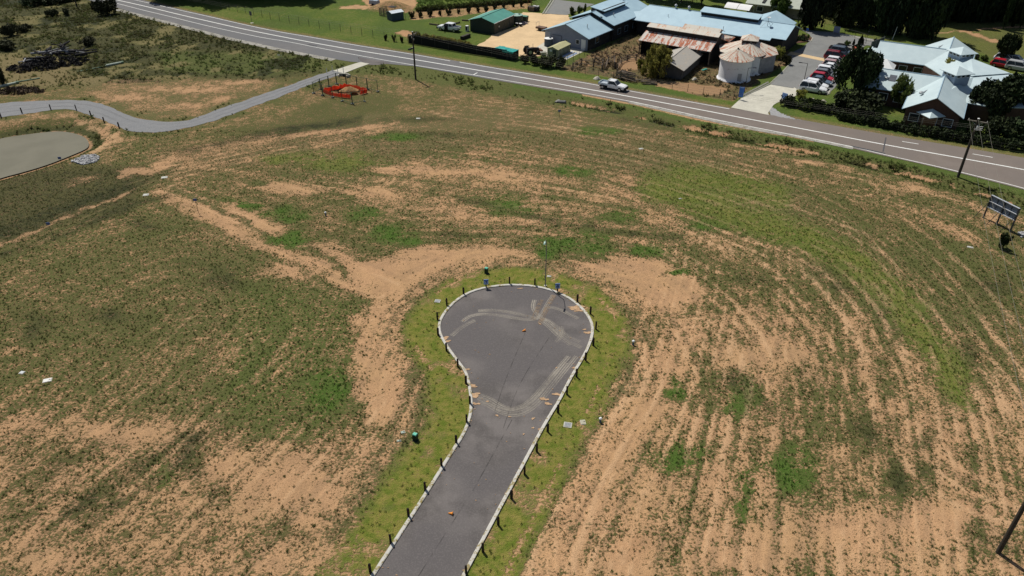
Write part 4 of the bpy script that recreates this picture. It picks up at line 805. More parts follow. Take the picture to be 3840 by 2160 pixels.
opening(Cc, 'door', (4.1, .34, 1.1), (1.8, .06, 2.1), plain('timber_door', (.28, .13, .06), .6), frame=WHITEP); opening(Cc, 'window', (1.8, .36, 1.5), (1.3, .06, 1.1), GLASS); opening(Cc, 'window', (6.5, .36, 1.5), (1.3, .06, 1.1), GLASS)
for u in (-6.3, -3.8, -1.4): opening(Cc, 'window', (u, 8.26, 1.5), (1.3, .06, 1.1), GLASS)
for u in (-6.0, -3.0, -.5): opening(Cc, 'window', (u, 26.36, 1.5), (1.3, .06, 1.1), GLASS)
MB().tube((1.7, 4.6, 4.0), (2.4, 6.9, 4.0), .13).build('roof_flue', GALV, Cc); MB().lathe([(.3, 0), (.34, .2), (.2, .35), (0, .4)], 12, (1.7, 4.6, 4.0)).build('roof_vent', GALV, Cc); MB().tube((1.6, 34.2, 4.2), (2.3, 36.5, 4.2), .13).build('roof_flue', GALV, Cc); MB().lathe([(.3, 0), (.34, .2), (.2, .35), (0, .4)], 12, (-4.1, 10.2, 3.9)).build('roof_vent', GALV, Cc)
ct = P(3302, 246, 2.2); Tn = thing('white_marquee', 'white peaked canopy between two wings of the brick building', 'canopy', (ct.x, ct.y, 0), R(-30)); mb = MB(); a = [(-2.4, -1.8, 2.2), (2.4, -1.8, 2.2), (2.4, 1.8, 2.2), (-2.4, 1.8, 2.2)]
for q4 in ([a[0], a[1], (.8, 0, 3.5), (-.8, 0, 3.5)], [a[1], a[2], (.8, 0, 3.5), (.801, 0, 3.5)], [a[2], a[3], (-.8, 0, 3.5), (.8, 0, 3.5)], [a[3], a[0], (-.8, 0, 3.5), (-.801, 0, 3.5)]): mb.slab(q4, .04)
mb.build('roof', WHITEP, Tn)
for x in (-2.3, 2.3):
    for y in (-1.7, 1.7): MB().tube((x, y, 0), (x, y, 2.2), .06).build('post', WHITEP, Tn)
mb = MB(); [mb.box((0, s*1.8, 2.0), (4.8, .03, .45)) for s in (-1, 1)]; [mb.box((s*2.4, 0, 2.0), (.03, 3.54, .45)) for s in (-1, 1)]; mb.build('valance', WHITEP, Tn)
b0 = P(3262, 190); b1 = P(3300, 176); Wf = thing('grey_fence_panel', 'grey solid fence between the car park and the brick building', 'fence', b0, ang(b0, P(3318, 168))); MB().box((2.6, 0, .9), (5.4, .06, 1.8)).build('panel', plain('grey_fence', (.14, .14, .145), .8), Wf); [MB().box((u, -.06, .95), (.09, .09, 1.9)).build('post', GALV, Wf) for u in (0, 1.8, 3.5, 5.3)]
# ------------------------------------------------------------------ vegetation: leaf-sized faces through the crown's volume
def leafcloud(name, mat, centres, per, size, seed, sq=1.0):
    r = np.random.default_rng(seed); cs = np.array([c[:3] for c in centres]); cr = np.array([c[3] for c in centres]); n = len(cs)*per
    d = r.normal(size=(n, 3)); d /= np.linalg.norm(d, axis=1)[:, None]; d *= (r.random(n)**.45)[:, None]; d[:, 2] *= sq
    k = np.repeat(np.arange(len(cs)), per); p = cs[k]+d*cr[k][:, None]
    a = r.normal(size=(n, 3)); a /= np.linalg.norm(a, axis=1)[:, None]; b = np.cross(a, r.normal(size=(n, 3))); b /= np.linalg.norm(b, axis=1)[:, None]
    s = size*(.6+.8*r.random(n))[:, None]; V = np.stack([p-a*s, p-b*s*.55, p+a*s, p+b*s*.55], 1); N = n*4
    m = bpy.data.meshes.new(name); m.vertices.add(N); m.vertices.foreach_set('co', V.astype(np.float32).ravel()); m.loops.add(N); m.loops.foreach_set('vertex_index', np.arange(N, dtype=np.int32)); m.polygons.add(n); m.polygons.foreach_set('loop_start', np.arange(0, N, 4, dtype=np.int32)); m.update(calc_edges=True)
    t = np.repeat(.5*r.random(len(cs))[k]+.5*r.random(n), 4); at = m.attributes.new('tint', 'FLOAT', 'POINT'); at.data.foreach_set('value', t.astype(np.float32)); m.materials.append(mat); return m
L_DARK = leafmat('leaf_dark', (.012, .020, .008), (.040, .058, .018)); L_MID = leafmat('leaf_mid', (.040, .062, .016), (.13, .165, .042), .3); L_OLIVE = leafmat('leaf_olive', (.10, .11, .026), (.36, .34, .08), .5); L_PINE = leafmat('leaf_pine', (.010, .016, .008), (.028, .040, .016)); L_SCRUB = leafmat('leaf_scrub', (.022, .026, .012), (.062, .066, .028))
BARK = plain('bark', (.10, .075, .055), .9, .35, 3)
def clumps(kind, seed):
    r = random.Random(seed); C = []
    if kind == 'round':
        for i in range(46):
            t = r.uniform(0, 2*PI); h = r.random(); z = .32+.62*h; rad = .78*math.sqrt(max(.05, 1-((h-.42)/.62)**2))*math.sqrt(r.random()); C.append((rad*math.cos(t), rad*math.sin(t), z, r.uniform(.16, .30)))
    elif kind == 'airy':
        for i in range(34):
            t = r.uniform(0, 2*PI); h = r.random(); z = .25+.7*h; rad = .85*math.sqrt(max(.05, 1-((h-.4)/.65)**2))*math.sqrt(r.random()); C.append((rad*math.cos(t), rad*math.sin(t), z, r.uniform(.10, .24)))
    elif kind == 'pine':
        for i in range(60):
            h = r.random(); z = .14+.84*h; rad = (1-h)**.75*.85*math.sqrt(r.uniform(.25, 1)); t = r.uniform(0, 2*PI); C.append((rad*math.cos(t), rad*math.sin(t), z, .10+.16*(1-h)))
    elif kind == 'gum':
        for i in range(40):
            h = r.random()**.8; z = .16+.80*h; rad = .85*math.sqrt(max(.08, 1-((h-.55)/.6)**2))*math.sqrt(r.random()); t = r.uniform(0, 2*PI); C.append((rad*math.cos(t), rad*math.sin(t), z, r.uniform(.18, .32)))
    elif kind == 'bush':
        for i in range(22):
            h = r.random(); z = .15+.72*h; rad = (.35+.45*h)*math.sqrt(r.random()); t = r.uniform(0, 2*PI); C.append((rad*math.cos(t), rad*math.sin(t), z, r.uniform(.16, .28)))
    elif kind == 'low':
        for i in range(60):
            t = r.uniform(0, 2*PI); h = r.random(); z = .08+.84*h; rad = .92*math.sqrt(max(.1, 1-((h-.35)/.72)**2))*math.sqrt(r.random()); C.append((rad*math.cos(t), rad*math.sin(t), z, r.uniform(.14, .26)))
    elif kind == 'ball':
        for i in range(22):
            t = r.uniform(0, 2*PI); z = r.uniform(.2, .8); rad = .6*math.sqrt(max(.1, 1-((z-.5)/.55)**2))*math.sqrt(r.random()); C.append((rad*math.cos(t), rad*math.sin(t), z, r.uniform(.22, .36)))
    return C
def trunk_mesh(kind, seed, cl):
    r = random.Random(seed); mb = MB(); tr = {'bush': .05, 'ball': .05}.get(kind, .055); top = .5 if kind not in ('pine',) else .95
    mb.tube((0, 0, -.03), (.02, .01, top*.5), tr, tr*.75, 8); mb.tube((.02, .01, top*.5), (0, 0, top), tr*.75, tr*.35, 8)
    if kind != 'pine':
        for c in r.sample(cl, min(9, len(cl))): mb.tube((0, 0, r.uniform(.2, .45)), c[:3], tr*.4, tr*.12, 5)
    o = mb.build('trunk', BARK); m = o.data; bpy.data.objects.remove(o); return m
PROTO = {}
def proto(kind, mat, per, size, seeds):
    for s in seeds:
        cl = clumps(kind, s); PROTO.setdefault((kind, mat.name), []).append((leafcloud('crown', mat, cl, per, size, s), trunk_mesh(kind, s, cl)))
proto('ball', L_OLIVE, 80, .075, (23,)); proto('round', L_DARK, 150, .062, (1, 2)); proto('round', L_MID, 100, .062, (3, 4)); proto('low', L_OLIVE, 110, .05, (25,)); proto('airy', L_OLIVE, 140, .055, (5, 6)); proto('pine', L_PINE, 130, .07, (7, 8)); proto('gum', L_DARK, 150, .064, (9, 10)); proto('gum', L_PINE, 150, .064, (19, 20)); proto('bush', L_MID, 60, .085, (11, 12)); proto('bush', L_SCRUB, 70, .085, (13, 14)); proto('ball', L_MID, 90, .075, (15, 16)); proto('ball', L_SCRUB, 80, .08, (17, 18)); proto('ball', L_DARK, 90, .075, (21,)); proto('bush', L_OLIVE, 60, .085, (22,))
NT_COUNT = [0]
def tree(name, label, cat, kind, mat, base, top=None, width=None, r=None, h=None, group=None, trunkname='trunk', crownname='crown'):
    b = G(*base) if len(base) == 2 else Vector(base); k = mpp(b)
    if h is None: h = max(.3, height_of(b, top))
    if r is None: r = width*k/2
    if kind in ('ball', 'bush'): r *= 1.3
    i = NT_COUNT[0]; NT_COUNT[0] += 1; opts = PROTO.get((kind, mat.name)) or (proto(kind, mat, 80, .075, (40+i,)) or PROTO[(kind, mat.name)]); cm, tm = opts[i % len(opts)]
    t = thing(name, label, cat, b, i*1.7, group); q_ = random.Random(NT_COUNT[0]*7); sx = q_.uniform(1.1, 1.5) if name == 'scrub_bush' else q_.uniform(.93, 1.07); t.scale = (r*sx, r*(.75 if name == 'scrub_bush' else 1), h)
    for nm, m in ((crownname, cm), (trunkname, tm)): o = bpy.data.objects.new(nm, m); COL.objects.link(o); o.parent = t
    return t
T = tree
T('broadleaf_tree', 'big dark round tree overhanging the parked cars', 'tree', 'round', L_DARK, (3192,372), 198, 205)
T('garden_shrub', 'large dark shrub mass behind the roadside hedge below the car park tree', 'shrub', 'ball', L_DARK, (3205,425), 342, 175)
T('garden_tree', 'pale green tree at the corner of the brick building wing', 'tree', 'round', L_MID, (3364,405), 298, 100)
T('broadleaf_tree', 'dark round tree beside the gabled porch of the brick building', 'tree', 'round', L_DARK, (3688,445), 325, 195)
T('broadleaf_tree', 'tallest dark tree against the east roof of the brick building', 'tree', 'round', L_DARK, (3800,438), 300, 250)
for bx, by, tp, w, l in ((3740,520,440,110,'dark bushy shrub behind the power pole crossarm'), (3825,522,448,120,'dark bushy shrub at the edge of view beyond the power pole'), (3655,500,455,60,'small dark shrub beside the brick gable near the power pole')): T('roadside_shrub', l, 'shrub', 'ball', L_DARK, (bx, by), tp, w, group='shrubs behind the power pole')
T('courtyard_tree', 'leafy light green tree inside the courtyard of the brick building', 'tree', 'airy', L_OLIVE, (3545,318), 231, 86)
T('conifer', 'dark pine with a bare trunk by the car park fence', 'tree', 'gum', L_PINE, (3043,110), -70, 125)
for i, (bx, by, tp, w, l) in enumerate(((3165,95,-70,148,'loose dark gum tree just behind the car park fence'), (3235,105,-90,162,'tall dark gum tree second along the car park fence'), (3300,118,-100,162,'tall dark gum tree third along the car park fence'), (3365,128,-110,162,'dark gum tree behind the white flagpole'), (3441,141,-120,175,'dark tall tree with a leaning bare trunk beside the lawn'), (3474,143,-110,121,'dark slim tree second from the lawn edge'), (3120,60,-90,135,'dark gum tree behind the lone pine'), (3205,62,-100,148,'dark gum tree deep behind the car park'))): T('gum_tree', l, 'tree', 'gum', L_PINE if i % 2 else L_DARK, (bx, by), tp, w, group='gum trees behind the car park')
for i, bx in enumerate((3490,3545,3600,3655,3710,3765,3820,3870)): T('pine', f'{ORD[i]} dark pine of the shaded row behind the lawn, counted from the gum trees', 'tree', 'pine', L_PINE, (bx, 78-4*(i % 3)), h=17+2*(i % 3), r=4.6, group='pine row behind the lawn')
for i, bx in enumerate((3520,3590,3670,3740,3800)): T('pine', f'{ORD[i]} pine of the second row in deep shade, counted from the gum trees', 'tree', 'pine', L_PINE, (bx, 40), h=19, r=5.2, group='second pine row')
for bx, by, tp, w, l in ((3762,112,-20,30,'slim weeping poplar with its foot on the clay path'), (3797,100,0,26,'slim weeping poplar between two others on the clay path'), (3822,106,10,24,'slim weeping poplar last along the clay path')): T('poplar', l, 'tree', 'gum', L_SCRUB if False else L_DARK, (bx, by), tp, w, group='poplars on the clay path')
T('round_bush', 'big dark bush on the lawn behind the parked cars', 'shrub', 'round', L_DARK, (3762,232), 135, 92)
T('round_bush', 'low round bush behind the upper cupola', 'shrub', 'ball', L_MID, (3690,228), 207, 30)
T('low_shrub', 'small bush beside the upper cupola wall', 'shrub', 'ball', L_SCRUB, (3662,222), 205, 22)
for bx, by, tp, w, l, k, m in ((3176,170,152,24,'round green bush at the far end of the parked cars','ball',L_MID), (3200,169,147,13,'small upright conifer between bushes by the car park','pine',L_PINE), (3226,167,134,26,'tall dark upright conifer by the red mulch strip','pine',L_PINE), (3284,158,146,20,'small bush along the car park footpath','ball',L_SCRUB), (3012,139,126,15,'clipped round bush in the car park island beside the sign','ball',L_MID), (3029,143,131,12,'smaller clipped bush at the island tip','ball',L_MID)): T('garden_bush', l, 'shrub', k, m, (bx, by), tp, w)
for bx, by, l in ((2972,150,'first clump of dark planting in the car park island, beside the hall'), (2992,151,'middle clump of dark planting in the car park island'), (3013,153,'last clump of dark planting near the island tip')): T('island_shrub', l, 'shrub', 'ball', L_DARK, (bx, by), by-18, 32, group='island planting')
T('olive_bush', 'olive bush on the bank between the cupola shed and the driveway', 'shrub', 'ball', L_OLIVE, (2915,222), 178, 50); T('olive_bush', 'darker bush at the kerb below the olive one', 'shrub', 'ball', L_SCRUB, (2945,242), 205, 40)
T('yard_tree', 'spreading yellow green tree in the old stock yard', 'tree', 'low', L_OLIVE, (2462,288), 178, 136); T('dry_bush', 'small straggly bush beside the bare earth ring', 'shrub', 'airy', L_OLIVE, (2400,262), 222, 40)
T('garden_tree', 'green tree in front of the far sage roofed house', 'tree', 'round', L_MID, (2915,62), -30, 92)
for i, (bx, by, w) in enumerate(((2410,-8,120), (2480,2,130), (2555,8,130), (2630,18,110), (2680,-5,120), (2350,-30,110))): T('dark_tree', f'{ORD[i]} dark tree in the shaded belt behind the long hall roof', 'tree', 'round', L_DARK, (bx, by), h=11, r=w*.033, group='tree belt behind the long hall')
for i, bx in enumerate((640,710,780,860,950,1040,1130)): T('windbreak_pine', f'{ORD[i]} pine of the windbreak shading the far lawn, counted from the highway', 'tree', 'gum', L_PINE, (*P(bx, -12-8*(i % 2)).xy, 0), h=15+2*(i % 3), r=7.5, group='windbreak pines')
for i, (bx, by, tp, w) in enumerate(((1546,68,44,22),(1577,65,41,22),(1612,61,30,25),(1650,58,36,18),(1684,55,32,24),(1720,51,33,18),(1757,48,27,20),(1793,46,26,18),(1824,45,22,22),(1856,35,16,20),(1889,30,12,17),(1924,26,10,15),(1955,24,2,20))): T('orchard_shrub', f'{ORD[i]} vase shaped shrub in the row along the garden fence, counted from the slate shed', 'shrub', 'bush', L_SCRUB, (bx, by), tp, w, group='shrub row along the garden fence')
for i, (bx, by, tp, w) in enumerate(((1967,238,206,36),(2006,243,208,40),(2054,251,208,70),(2101,256,216,44))): T('fence_shrub', ('scruffy dark bush on the road fence behind the tractor', 'scruffy dark bush on the road fence beside the white tub', 'widest dark bush on the road fence in front of the greenhouse', 'dark bush on the road fence at the concrete edge')[i], 'shrub', 'ball', L_SCRUB, (bx, by), tp, w, group='bushes on the road fence')
for i, (bx, by) in enumerate(((1447,152),(1478,156),(1507,159))): T('fence_sapling', ('upright sapling on the wire fence, first after the open lawn', 'upright sapling in the middle of three on the wire fence', 'upright sapling next to the black screen fence')[i], 'shrub', 'bush', L_SCRUB, (bx, by), by-24, 15, group='saplings on the wire fence')
for bx, by, w, l in ((2146,55,28,'round clipped bush at the foot of the ramp'), (2172,50,24,'round clipped bush second up the ramp edge'), (2192,44,18,'small round bush highest up the ramp edge')): T('clipped_bush', l, 'shrub', 'ball', L_MID, (bx, by), by-28, w, group='clipped bushes by the ramp')
for bx, by, tp, w, l in ((403,54,-5,86,'large dark thicket beside the highway edge'), (352,34,6,30,'small dark thicket next to the far power pole'), (198,62,36,38,'low dark bush on the dry rise'), (250,56,30,40,'second low dark bush on the dry rise beside a rock'), (40,135,92,60,'dark bush on the rough paddock slope'), (14,318,248,46,'dark bush above the green pipe'), (95,118,92,60,'spreading scrub on the rough paddock'), (20,185,150,90,'wide low scrub near the log heap'), (330,170,140,70,'scrub between the highway and the log heap')): T('scrub_bush', l, 'shrub', 'ball', L_SCRUB, (bx, by), tp, w)
for i, (bx, by, tp, w) in enumerate(((130,20,-18,90),(200,12,-24,90),(262,2,-30,80))): T('hedge_tree', f'{ORD[i]} dark bushy tree of the boundary line at the top of the paddock', 'tree', 'ball', L_DARK, (bx, by), tp, w, group='boundary trees of the paddock')
T('sapling', 'small dark leaning sapling on bare ground below the billboard', 'tree', 'bush', L_DARK, (3757,930), 872, 46)
for i, (bx, by) in enumerate(((2960,350),(3036,375),(3050,392),(3085,398),(3020,395))): T('rose_bush', ('loose light green shrub behind the blue entry sign', 'leafy shrub on the grass by the white car', 'shrub beside a pale rock behind the hedge', 'shrub beside the second pale rock', 'round shrub in the hedge bed')[i], 'shrub', 'bush', L_OLIVE if i == 0 else L_MID, (bx+(40 if i == 0 else 0), by+20), by-12, 44, group='shrubs behind the entry hedge')
def hedge(name, label, a, b, hgt, wid, mat, seed, cat='hedge'):
    p0, p1 = P(*a), P(*b); L = (p1-p0).length; r = random.Random(seed); n = int(L*3); C = [(L*r.random(), r.uniform(-.5, .5)*wid, r.uniform(.12, .82)*hgt, r.uniform(.32, .5)) for _ in range(n*4)]
    t = thing(name, label, cat, p0, ang(p0, p1)); m = leafcloud('foliage', mat, C, 50, .17, seed); o = bpy.data.objects.new('foliage', m); COL.objects.link(o); o.parent = t
    return t
hedge('clipped_hedge', 'dark clipped hedge running from the blue entry sign along the road', (2930,392), (3128,430), 1.9, 1.5, L_DARK, 31)
hedge('clipped_hedge', 'lower dark hedge behind the wire fence before the gabled porch', (3140,445), (3390,492), 1.3, 1.3, L_DARK, 32); hedge('clipped_hedge', 'dark hedge in front of the gabled porch and shrubs by the power pole', (3400,497), (3840,568), 1.5, 1.4, L_DARK, 33)
hedge('screen_creeper', 'overgrown weeds spilling over the black screen fence', (1545,150), (1760,190), 1.9, .8, L_OLIVE, 34); hedge('grass_hedge', 'tall dry grass hedge along the garden crop behind the shrub row', (1562,42), (1985,8), 1.0, 1.2, L_MID, 35)
# ------------------------------------------------------------------ vehicles
def car_paint(name, c):
    g = NT(name); g.b.inputs['Coat Weight'].default_value = .5; g.b.inputs['Coat Roughness'].default_value = .08; n = g.noise(3, g.obj(), 3); return g.out(g.mix(n, mul(c, .88), mul(c, 1.08)), .32)
PAINT = {k: car_paint(k+'_paint', c) for k, c in dict(white=(.80,.81,.82), red=(.42,.015,.03), maroon=(.20,.012,.025), slate=(.10,.135,.18), grey=(.17,.175,.185), black=(.014,.014,.016), silver=(.46,.47,.48), rose=(.45,.30,.30)).items()}
LAMPW = plain('lamp_lens', (.75, .75, .70), .15, .05, spec=.5); LAMPR = plain('tail_lens', (.35, .01, .01), .2, .05, spec=.5); RIM = plain('alloy', (.40, .40, .41), .35, .1, metal=.6)
def sect(x, hw, z0, z1, top): return [(x, -hw*.94, z0), (x, -hw, z0+.15), (x, -hw, z1-.14), (x, -hw*top, z1), (x, hw*top, z1), (x, hw, z1-.14), (x, hw, z0+.15), (x, hw*.94, z0)]
def wheels(t, xs_, hw, r):
    for x in xs_:
        for s in (-1, 1):
            w = MB().tube((x, s*(hw-.22), r), (x, s*(hw+.01), r), r, n=18).build('wheel', BLACK, t); MB().tube((x, s*(hw+.005), r), (x, s*(hw+.03), r), r*.62, n=14).build('rim', RIM, w)
def car(label, pos, hd, colour, kind='hatch', group=None):
    L, W, H, wx_ = {'hatch': (4.2, 1.76, 1.48, 1.28), 'suv': (4.65, 1.86, 1.70, 1.38), 'sedan': (4.6, 1.8, 1.45, 1.38)}[kind]; hw = W/2; h = L/2; pm = PAINT[colour]
    t = thing('parked_car', label, 'car', pos, hd, group); bz = .52*H+.06
    MB().loft([sect(-h, hw*.86, .38, bz-.12, .85), sect(-h+.18, hw*.97, .26, bz, .9), sect(-.2, hw, .24, bz+.02, .92), sect(h*.42, hw, .24, bz, .9), sect(h*.8, hw*.95, .26, bz-.14, .86), sect(h-.04, hw*.8, .34, bz-.3, .82)]).build('body', pm, t)
    rear = {'hatch': -h+.25, 'suv': -h+.12, 'sedan': -h+.85}[kind]; fr = h*.47
    gl = lambda x, k, z: [(x, -hw*k, z), (x, hw*k, z)]
    a = [(rear, -hw*.9, bz-.02), (rear, hw*.9, bz-.02), (fr, hw*.9, bz-.02), (fr, -hw*.9, bz-.02)]; r1, r2 = rear+(.28 if kind != 'sedan' else .7), fr-.78
    b = [(r1, -hw*.72, H-.06), (r1, hw*.72, H-.06), (r2, hw*.72, H-.06), (r2, -hw*.72, H-.06)]; MB().loft([a, b]).build('window', GLASS, t)
    rf = MB(); rf.loft([[(r1-.06, -hw*.73, H-.08), (r1-.06, hw*.73, H-.08), (r2+.06, hw*.73, H-.08), (r2+.06, -hw*.73, H-.08)], [(r1+.05, -hw*.64, H), (r1+.05, hw*.64, H), (r2-.1, hw*.64, H), (r2-.1, -hw*.64, H)]])
    for s in (-1, 1):
        for (xa, xb) in ((fr, r2), (rear, r1), ((rear+fr)/2-.1, (r1+r2)/2-.1)): rf.tube((xa, s*hw*.905, bz), (xb, s*hw*.725, H-.05), .045, n=5)
    rf.build('roof', pm, t); wheels(t, (-wx_, wx_), hw, .34 if kind == 'suv' else .31)
    for s in (-1, 1):
        MB().box((h*.87, s*hw*.62, bz-.28), (.3, .36, .14), s*-.35).build('headlight', LAMPW, t); MB().box((-h+.06, s*hw*.7, bz-.2), (.12, .28, .22)).build('tail_light', LAMPR, t); MB().box((fr-.35, s*(hw+.06), bz+.05), (.12, .18, .12)).build('mirror', pm, t)
    MB().box((h-.08, 0, .42), (.1, W*.6, .2)).build('grille', BLACK, t)
    if kind == 'suv': [MB().tube((r1+.1, s*hw*.62, H+.03), (r2-.2, s*hw*.62, H+.03), .02, n=5).build('roof_rail', GALV, t) for s in (-1, 1)]
    return t
row = [((3053,313),'white','suv','white four wheel drive at the road end of the parked row'), ((3062,304),'white','hatch','white hatchback squeezed second from the road end'), ((3066,294),'slate','sedan','dark blue grey car between a white hatchback and a red car'), ((3074,284),'red','hatch','bright red small car in the middle of the parked row'), ((3077,274),'grey','hatch','grey car just behind the bright red one'), ((3086,263),'white','hatch','white hatchback beyond the grey car, in the middle of the row'), ((3099,248),'white','sedan','white sedan next to a gap in the parked row'), ((3109,236),'rose','hatch','dusty pink grey car in front of the white roofed maroon car'), ((3112,224),'white','hatch','white car before the buff strip beside a maroon wagon')]
r0 = P(3058, 336); ax = Vector((math.cos(R(58)), math.sin(R(58)), 0))
p_prev = None
for i, (q, c, k, l) in enumerate(row):
    p = P(*q, 1.45); p.z = .045
    if p_prev is not None and (p-p_prev).length < 2.3: p = p_prev+ax*2.3
    car(l, p, R(-31), c, k, 'cars parked beside the driveway'); p_prev = p
for q, c, k, l in (((3141,197),'maroon','suv','large maroon wagon parked beyond the buff strip'), ((3162,180),'slate','suv','dark slate wagon with a pale bonnet parked beyond the maroon one'), ((3158,166),'black','sedan','black car at the far end of the parked row')):
    p = P(*q, 1.45); p.z = .045
    if (p-p_prev).length < 2.4: p = p_prev+ax*2.5
    car(l, p, R(-31), c, k, 'cars parked beside the driveway'); p_prev = p
for q, c, k, l in (((3768,231),'white','hatch','white car in the shade behind the round bush'), ((3806,237),'silver','hatch','silver car in the shade beyond the brick building'), ((3757,252),'red','hatch','dark red car half hidden behind the east roof'), ((3818,264),'silver','suv','pale wagon behind the east roof at the edge of view')): p = P(*q, 0); p.z = .03; car(l, p, R(-40), c, k, 'cars behind the brick building')
def ute(label, pos, hd, tray):
    t = thing('utility_truck', label, 'ute', pos, hd); pm = PAINT['white']; hw = .90
    MB().loft([sect(.35, hw, .42, 1.08, .95), sect(1.5, hw, .40, 1.06, .93), sect(2.3, hw*.95, .42, .98, .88), sect(2.58, hw*.82, .5, .84, .84)]).build('bonnet', pm, t)
    x0 = -.75 if tray else -1.35
    MB().loft([sect(x0, hw, .42, 1.1, .96), sect(.45, hw, .42, 1.1, .95)]).build('cab', pm, t)
    MB().loft([[(x0+.03, -hw*.9, 1.08), (x0+.03, hw*.9, 1.08), (1.18, hw*.9, 1.06), (1.18, -hw*.9, 1.06)], [(x0+.12, -hw*.74, 1.66), (x0+.12, hw*.74, 1.66), (.45, hw*.74, 1.66), (.45, -hw*.74, 1.66)]]).build('window', GLASS, t)
    rf = MB().loft([[(x0+.06, -hw*.76, 1.65), (x0+.06, hw*.76, 1.65), (.52, hw*.76, 1.65), (.52, -hw*.76, 1.65)], [(x0+.15, -hw*.66, 1.74), (x0+.15, hw*.66, 1.74), (.38, hw*.66, 1.74), (.38, -hw*.66, 1.74)]])
    for s in (-1, 1):
        rf.tube((1.18, s*hw*.9, 1.07), (.45, s*hw*.75, 1.68), .05, n=5); rf.tube((x0+.03, s*hw*.9, 1.07), (x0+.1, s*hw*.75, 1.68), .07, n=5)
        if not tray: rf.tube((-.35, s*hw*.9, 1.07), (-.35, s*hw*.75, 1.68), .05, n=5)
    rf.build('roof', pm, t)
    if tray:
        MB().box((-1.7, 0, .84), (1.85, 1.86, .09)).build('tray_floor', plain('tray_alloy', (.42, .47, .52), .5), t)
        ts = MB(); ts.box((-1.7, -.92, 1.02), (1.85, .04, .3)).box((-1.7, .92, 1.02), (1.85, .04, .3)).box((-2.61, 0, 1.02), (.04, 1.8, .3)); ts.build('tray_side', plain('tray_white', (.62, .70, .76), .5), t)
        hb = MB(); hb.box((-.80, 0, 1.74), (.07, 1.7, .07)); [hb.box((-.80, y, 1.3), (.06, .06, .84)) for y in (-.82, -.3, .3, .82)]; hb.build('headboard', WHITEP, t)
    else:
        mb = MB(); mb.box((-1.97, -.86, .86), (1.24, .08, .5)).box((-1.97, .86, .86), (1.24, .08, .5)).box((-2.6, 0, .86), (.06, 1.8, .5)); mb.build('tub_side', pm, t); MB().box((-1.97, 0, .66), (1.24, 1.66, .06)).build('tub_floor', BLACK, t)
        MB().box((.15, .93, .85), (.85, .03, .8)).build('open_doorway', BLACK, t); MB().box((.62, 1.3, .95), (.06, .75, .9), .5).build('door', pm, t)
    MB().box((0, 0, .42), (5.0, 1.2, .16)).build('chassis', BLACK, t); wheels(t, (-1.75, 1.65), .93, .37)
    MB().box((2.62, 0, .55), (.22, 1.72, .38)).box((2.7, 0, .78), (.08, 1.1, .16)).build('bull_bar', BLACK, t)
    for s in (-1, 1): MB().box((2.42, s*.66, .80), (.22, .32, .16), s*-.3).build('headlight', LAMPW, t); MB().box((.95, s*1.02, 1.12), (.1, .2, .18)).build('mirror', BLACK, t); MB().box((-2.64, s*.75, .72), (.05, .2, .14)).build('tail_light', LAMPR, t)
    return t
p = P(2298, 335); p.z = .04; ut = ute('white tray back utility driving along the highway', p, ang(P(2100,316), P(2500,389)), True); ut.scale = (.95, .95, .95)
p = P(1684, 115); ute('white and blue utility with an open door parked beside the green shed', p, ang(P(1716,119), P(1650,110)), False)
# ------------------------------------------------------------------ bollards
BOL = plain('dark_timber', (.028, .022, .018), .85, .35, 4)
def bollard_proto():
    t = thing('bollard', 'x', 'bollard', (0, 0, 0)); MB().box((0, 0, .40), (.15, .15, .9)).build('post', BOL, t); MB().box((0, 0, .885), (.152, .152, .07), 0, .5).build('bevelled_top', BOL, t); MB().box((0, -.078, .68), (.09, .006, .06)).build('reflector', plain('reflector_red', (.22, .03, .02), .3), t); return t
cG = lambda x, y: (x/2.195+1200, y/2.195+1500); c8p = lambda x, y: (x/1.705+1500, y/1.705+850)
LB = [cG(*q) for q in ((416,1420),(583,1178),(730,962),(866,745),(1001,548),(1122,358),(1208,188),(1235,35))]+[c8p(*q) for q in ((422,1005),(370,895),(297,793),(244,695),(240,595),(300,505),(407,435))]
TB = [c8p(*q) for q in ((700,368),(862,378))]
RB = [cG(*q) for q in ((1204,1435),(1341,1250),(1467,1030),(1576,812),(1684,612),(1784,425),(1874,262))]+[c8p(*q) for q in ((1010,1190),(1067,1072),(1128,960),(1186,855),(1235,760),(1252,655),(1217,558),(1134,480))]
bp = bollard_proto(); first = True
def put_bollard(q, label, group, rz=0):
    global first
    b = G(*q)
    if first: bp.location = b; bp.rotation_euler.z = rz; bp['label'] = label; bp['group'] = group; first = False; return bp
    o = dup(bp, b, rz, label); o['group'] = group; return o
scan(bp)
for i, q in enumerate(LB): put_bollard(q, f'dark timber bollard on the left kerb of the court, {ORD[i]} up from the bottom', 'timber bollards round the asphalt court', .3*(i % 3))
for i, q in enumerate(RB): put_bollard(q, f'dark timber bollard on the right kerb of the court, {ORD[i]} up from the bottom', 'timber bollards round the asphalt court', .25*(i % 4))
put_bollard(TB[0], 'dark timber bollard at the top of the court nearest the 7 sign', 'timber bollards round the asphalt court'); put_bollard(TB[1], 'dark timber bollard at the top of the court next to the street lamp', 'timber bollards round the asphalt court')
for i, (x, y) in enumerate(((20,360),(325,290),(748,240),(1122,245),(1338,335),(1532,428),(1750,505))): put_bollard((x/3.915, y/3.915+350), f'dark post on the pond bank by the gravel lane, {ORD[i]} from the left', 'posts between the gravel lane and the pond', .2*i)
